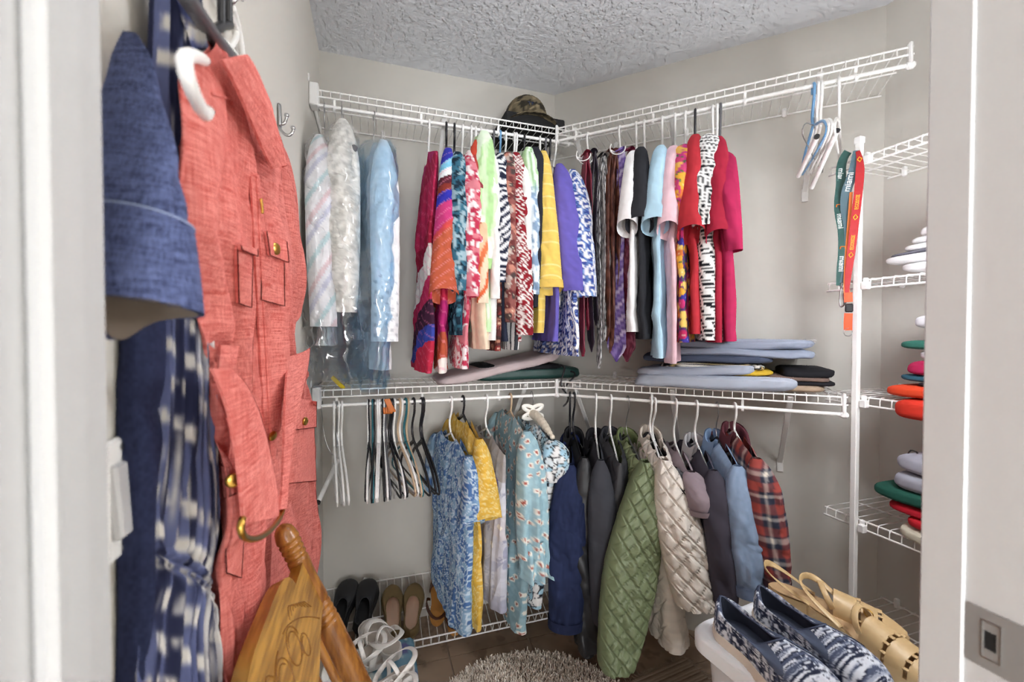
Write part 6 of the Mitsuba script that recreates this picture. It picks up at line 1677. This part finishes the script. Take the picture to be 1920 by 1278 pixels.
def strap_sandal(label, M, L_, sole_m, bed_m, strap_m, straps, name='sandal', sole_h=.018, group=None, Wd=.086, heel_k=1.0):
    k = thing(name, label, 'sandal', group); X = lambda P: np.asarray(P) @ M[:3, :3].T+M[:3, 3]
    O = foot(L_, Wd); n = len(O); u = O[:, 2]; j = np.arange(n)
    hh = sole_h*(1+(heel_k-1)*np.clip(1-u/.5, 0, 1))
    rings = [np.c_[O[:, :2]*[1, .96], np.zeros(n)], np.c_[O[:, :2]*[1, 1.01], hh*.5], np.c_[O[:, :2], hh]]
    V = np.vstack(rings+[[[L_/2, 0, 0]], [[L_/2, 0, sole_h]]]); F = np.vstack([grid_faces(3, n, True)[:, ::-1], np.c_[np.full(n, 3*n), np.roll(j, -1), j], np.c_[np.full(n, 3*n+1), 2*n+j, 2*n+np.roll(j, -1)]])
    part(k, 'sole', trimesh.Trimesh(X(V), F, process=False), sole_m, 35)
    Vi = np.vstack([np.c_[(O[:, 0]-L_/2)*.96+L_/2, O[:, 1]*.9, hh+.0015], [[L_/2, 0, sole_h+.002]]]); part(k, 'insole', trimesh.Trimesh(X(Vi), np.c_[np.full(n, n), j, np.roll(j, -1)], process=False), bed_m, True)
    for P, w in straps:
        P = np.array(P, float)*[L_, 1, 1]
        part(k, 'strap', tube(spline(X(P), 34), w, 8, flat=(1, .22), ref=M[:3, 0]), strap_m, True)
    return k


BR = [([(.70, -.042, .012), (.72, -.02, .05), (.66, .012, .055), (.60, .042, .012)], .015), ([(.80, -.040, .012), (.80, -.0, .048), (.80, .040, .012)], .013), ([(.60, -.042, .012), (.64, .0, .056), (.72, .042, .012)], .012), ([(.42, -.036, .014), (.12, -.036, .05), (-.02, 0, .056), (.12, .036, .05), (.42, .036, .014)], .006)]
M, L_ = rack_pose(818, 1176, 828, 1078); strap_sandal('brown cork sandal with crossed straps, left of its pair on the rack', M, .25, 'cork', 'cork', 'brown_leather', BR)
M, L_ = rack_pose(850, 1194, 866, 1100); strap_sandal('brown cork sandal with crossed straps, half hidden by the blue tee', M, .25, 'cork', 'cork', 'brown_leather', BR)

# blue patterned flat bag on the floor and the white sandals piled on it
def P_bag(V):
    n = fbm(V*14, 3, 2); c = mixc(hx('3f6a7a'), hx('6f95a8'), step(.42, .58, n)); c = mixc(c, hx('9db35e'), step(.60, .64, fbm(V*11+9, 3, 5))); c = mixc(c, hx('c3ccc8'), step(.64, .67, fbm(V*24+4, 3, 8))); return mixc(c, hx('5a5a8c'), step(.63, .66, fbm(V*13+30, 3, 9)))
k = thing('patterned_bag', 'flat bag printed in blue and green, lying on the floor under white sandals', 'bag')
m = box((-.18, 1.12, .004), (.135, 1.595, .16), .012)
for _ in range(5): m = m.subdivide()
m.vertices[:, 2] += .008*(fbm(m.vertices*9, 2, 4)-.5)*(m.vertices[:, 2] > .1)
whole(k, m, 'nylon', smooth=True, color=lin(P_bag(m.vertices)))
WS = [([(.74, -.043, .008), (.74, -.012, .046), (.64, .026, .05), (.56, .043, .010)], .012), ([(.56, -.042, .010), (.64, -.02, .05), (.74, .012, .046), (.78, .042, .008)], .012), ([(.50, -.036, .012), (.22, -.046, .055), (.02, -.02, .072), (.02, .02, .072), (.22, .046, .055), (.50, .036, .012)], .0085), ([(.30, -.034, .012), (.30, -.03, .05), (.34, .0, .078), (.30, .034, .05), (.30, .034, .012)], .007)]
zt_ = .166
for i, ((hx_, hy_, hz_), ang, roll, lab) in enumerate((((.075, 1.43, zt_+.036), 118, .18, 'white strappy sandal farthest back in the pile'), ((.12, 1.37, zt_+.026), 205, -.12, 'white strappy sandal at the right of the pile with its round toe out'),
        ((-.150, 1.45, zt_), 15, .05, 'white flat sandal at the left of the pile behind the chair post'), ((.115, 1.27, zt_+.016), 172, .1, 'white sandal with a buckle in the middle of the pile'),
        ((-.13, 1.30, zt_), 4, -.08, 'white sandal nearest the front of the pile'), ((.03, 1.50, zt_+.014), 188, .2, 'white sandal with loose ankle strap near the black shoes'))):
    d_ = np.array([math.cos(math.radians(ang)), math.sin(math.radians(ang)), 0]); s_ = np.array([-d_[1], d_[0], 0])
    up_ = ZAX*math.cos(roll)+s_*math.sin(roll); h_ = np.array([hx_, hy_, hz_])
    strap_sandal(lab, frame_of(h_, h_+d_, up_), .24, 'white_leather', 'sandal_insole', 'white_leather', WS, name='white_sandal', sole_h=.016, heel_k=1.6)

# ---------------------------------------------------------------- rugs
k = thing('shag_rug', 'round beige shag rug on the tile floor', 'rug')
RC, RR = np.array([.47, 1.19]), .385
rr2 = np.random.default_rng(11)
part(k, 'backing', lathe([(0, .001), (RR-.006, .001), (RR, .006), (RR-.004, .010), (0, .010)], 60, origin=(RC[0], RC[1], 0)), 'undyed', 40)
nb = 15000
ph = rr2.uniform(0, 2*np.pi, nb); rd = RR*np.sqrt(rr2.uniform(0, 1, nb))
bx_ = np.c_[RC[0]+rd*np.cos(ph), RC[1]+rd*np.sin(ph), np.full(nb, .009)]
hgt = rr2.uniform(.012, .022, nb); ta = rr2.uniform(0, 2*np.pi, nb); tl_ = rr2.uniform(.003, .012, nb)
tip = bx_+np.c_[tl_*np.cos(ta), tl_*np.sin(ta), hgt]
ba = rr2.uniform(0, 2*np.pi, nb); V = []
for q in range(3): V.append(bx_+.0026*np.c_[np.cos(ba+q*2.094), np.sin(ba+q*2.094), np.zeros(nb)])
V = np.stack(V+[tip+.0012*np.c_[np.cos(ba), np.sin(ba), np.zeros(nb)], tip+.0012*np.c_[np.cos(ba+2.1), np.sin(ba+2.1), np.zeros(nb)], tip+.0012*np.c_[np.cos(ba+4.2), np.sin(ba+4.2), np.zeros(nb)]], 1)
f0 = np.array([[0, 1, 4], [0, 4, 3], [1, 2, 5], [1, 5, 4], [2, 0, 3], [2, 3, 5], [3, 4, 5]])
F = (np.arange(nb)[:, None, None]*6+f0).reshape(-1, 3)
tone = mixc(hx('e2d8ca'), hx('faf3e8'), rr2.uniform(0, 1, nb)); tone = np.where((rr2.uniform(0, 1, nb) < .22)[:, None], hx('b5a696'), tone)
part(k, 'pile', trimesh.Trimesh(V.reshape(-1, 3), F, process=False), 'cloth', smooth=False, color=lin(np.repeat(tone, 6, 0)), kind='stuff')

k = thing('woven_mat', 'brown woven mat with fringed end on the floor beside the bin', 'mat')
mA, mB = at_z(1283, 1228, .02), at_z(1125, 1296, .02)
e1_ = (mB-mA)/np.linalg.norm(mB-mA); e2_ = np.array([-e1_[1], e1_[0], 0]); e2_ = e2_ if e2_[0] > 0 else -e2_
ribs_ = []
for i in range(60):
    a0 = mA*[1, 1, 0]+ZAX*.010+e2_*(.004+.0062*i)
    part(k, 'rib', tube([a0, a0+e1_*.25, a0+e1_*.5], .0034, 6, flat=(1, .9)), ('mat_a', 'mat_b', 'mat_c')[(i*7+i//5) % 3], True) if i < 60 else None
fr = []
for i in range(70):
    b = mA*[1, 1, 0]+ZAX*.012+e1_*(.5*i/69); fr.append(tube([b, b-e2_*rr2.uniform(.008, .02)+ZAX*rr2.uniform(-.006, .004)+e1_*rr2.uniform(-.004, .004)], .0012, 4))
for i in range(60):
    b = mA*[1, 1, 0]+ZAX*.012+e2_*(.004+.0062*i); fr.append(tube([b, b-e1_*rr2.uniform(.008, .02)+ZAX*rr2.uniform(-.006, .004)], .0012, 4))
part(k, 'fringe', cat(*fr), 'mat_b', True, kind='stuff')

# strike plate on the right jamb
k = thing('strike_plate', 'satin nickel strike plate with latch hole shade painted black on the right door jamb', 'strike plate')
SZ = at(1855, 1200, (1, 0, 0), DX1)[2]; SY0, SY1 = at(1811, 1180, (1, 0, 0), DX1)[1], at(1925, 1180, (1, 0, 0), DX1)[1]
pl = sg.box(SY1-.006, SZ-.029, SY0, SZ+.029).buffer(-.002).buffer(.002).difference(sg.box((SY0+SY1)/2-.002, SZ-.009, (SY0+SY1)/2+.007, SZ+.009))
m = trimesh.creation.extrude_polygon(pl, .0018, engine='earcut'); M = np.eye(4); M[:3, 0], M[:3, 1], M[:3, 2], M[:3, 3] = [0, 1, 0], [0, 0, 1], [-1, 0, 0], [DX1, 0, 0]
M[:3, 2] = [1, 0, 0]; M[:3, 3] = [DX1-.0018, 0, 0]; m.apply_transform(M); part(k, 'plate', m, 'satin_nickel')
part(k, 'latch_shade', box((DX1-.0006, (SY0+SY1)/2-.002, SZ-.009), (DX1-.0002, (SY0+SY1)/2+.007, SZ+.009)), 'black_void', label='black slab painted as the shade in the latch hole')  # no recess: a black slab paints the shade of the hole
part(k, 'inner_plate', cat(box((DX1-.0026, (SY0+SY1)/2+.008, SZ-.019), (DX1-.0018, (SY0+SY1)/2+.0095, SZ+.019)), box((DX1-.0026, (SY0+SY1)/2-.0055, SZ-.019), (DX1-.0018, (SY0+SY1)/2-.004, SZ+.019)), box((DX1-.0026, (SY0+SY1)/2-.004, SZ+.0175), (DX1-.0018, (SY0+SY1)/2+.008, SZ+.019)), box((DX1-.0026, (SY0+SY1)/2-.004, SZ-.019), (DX1-.0018, (SY0+SY1)/2+.008, SZ-.0175))), 'steel')

# coat of the scene: nothing else
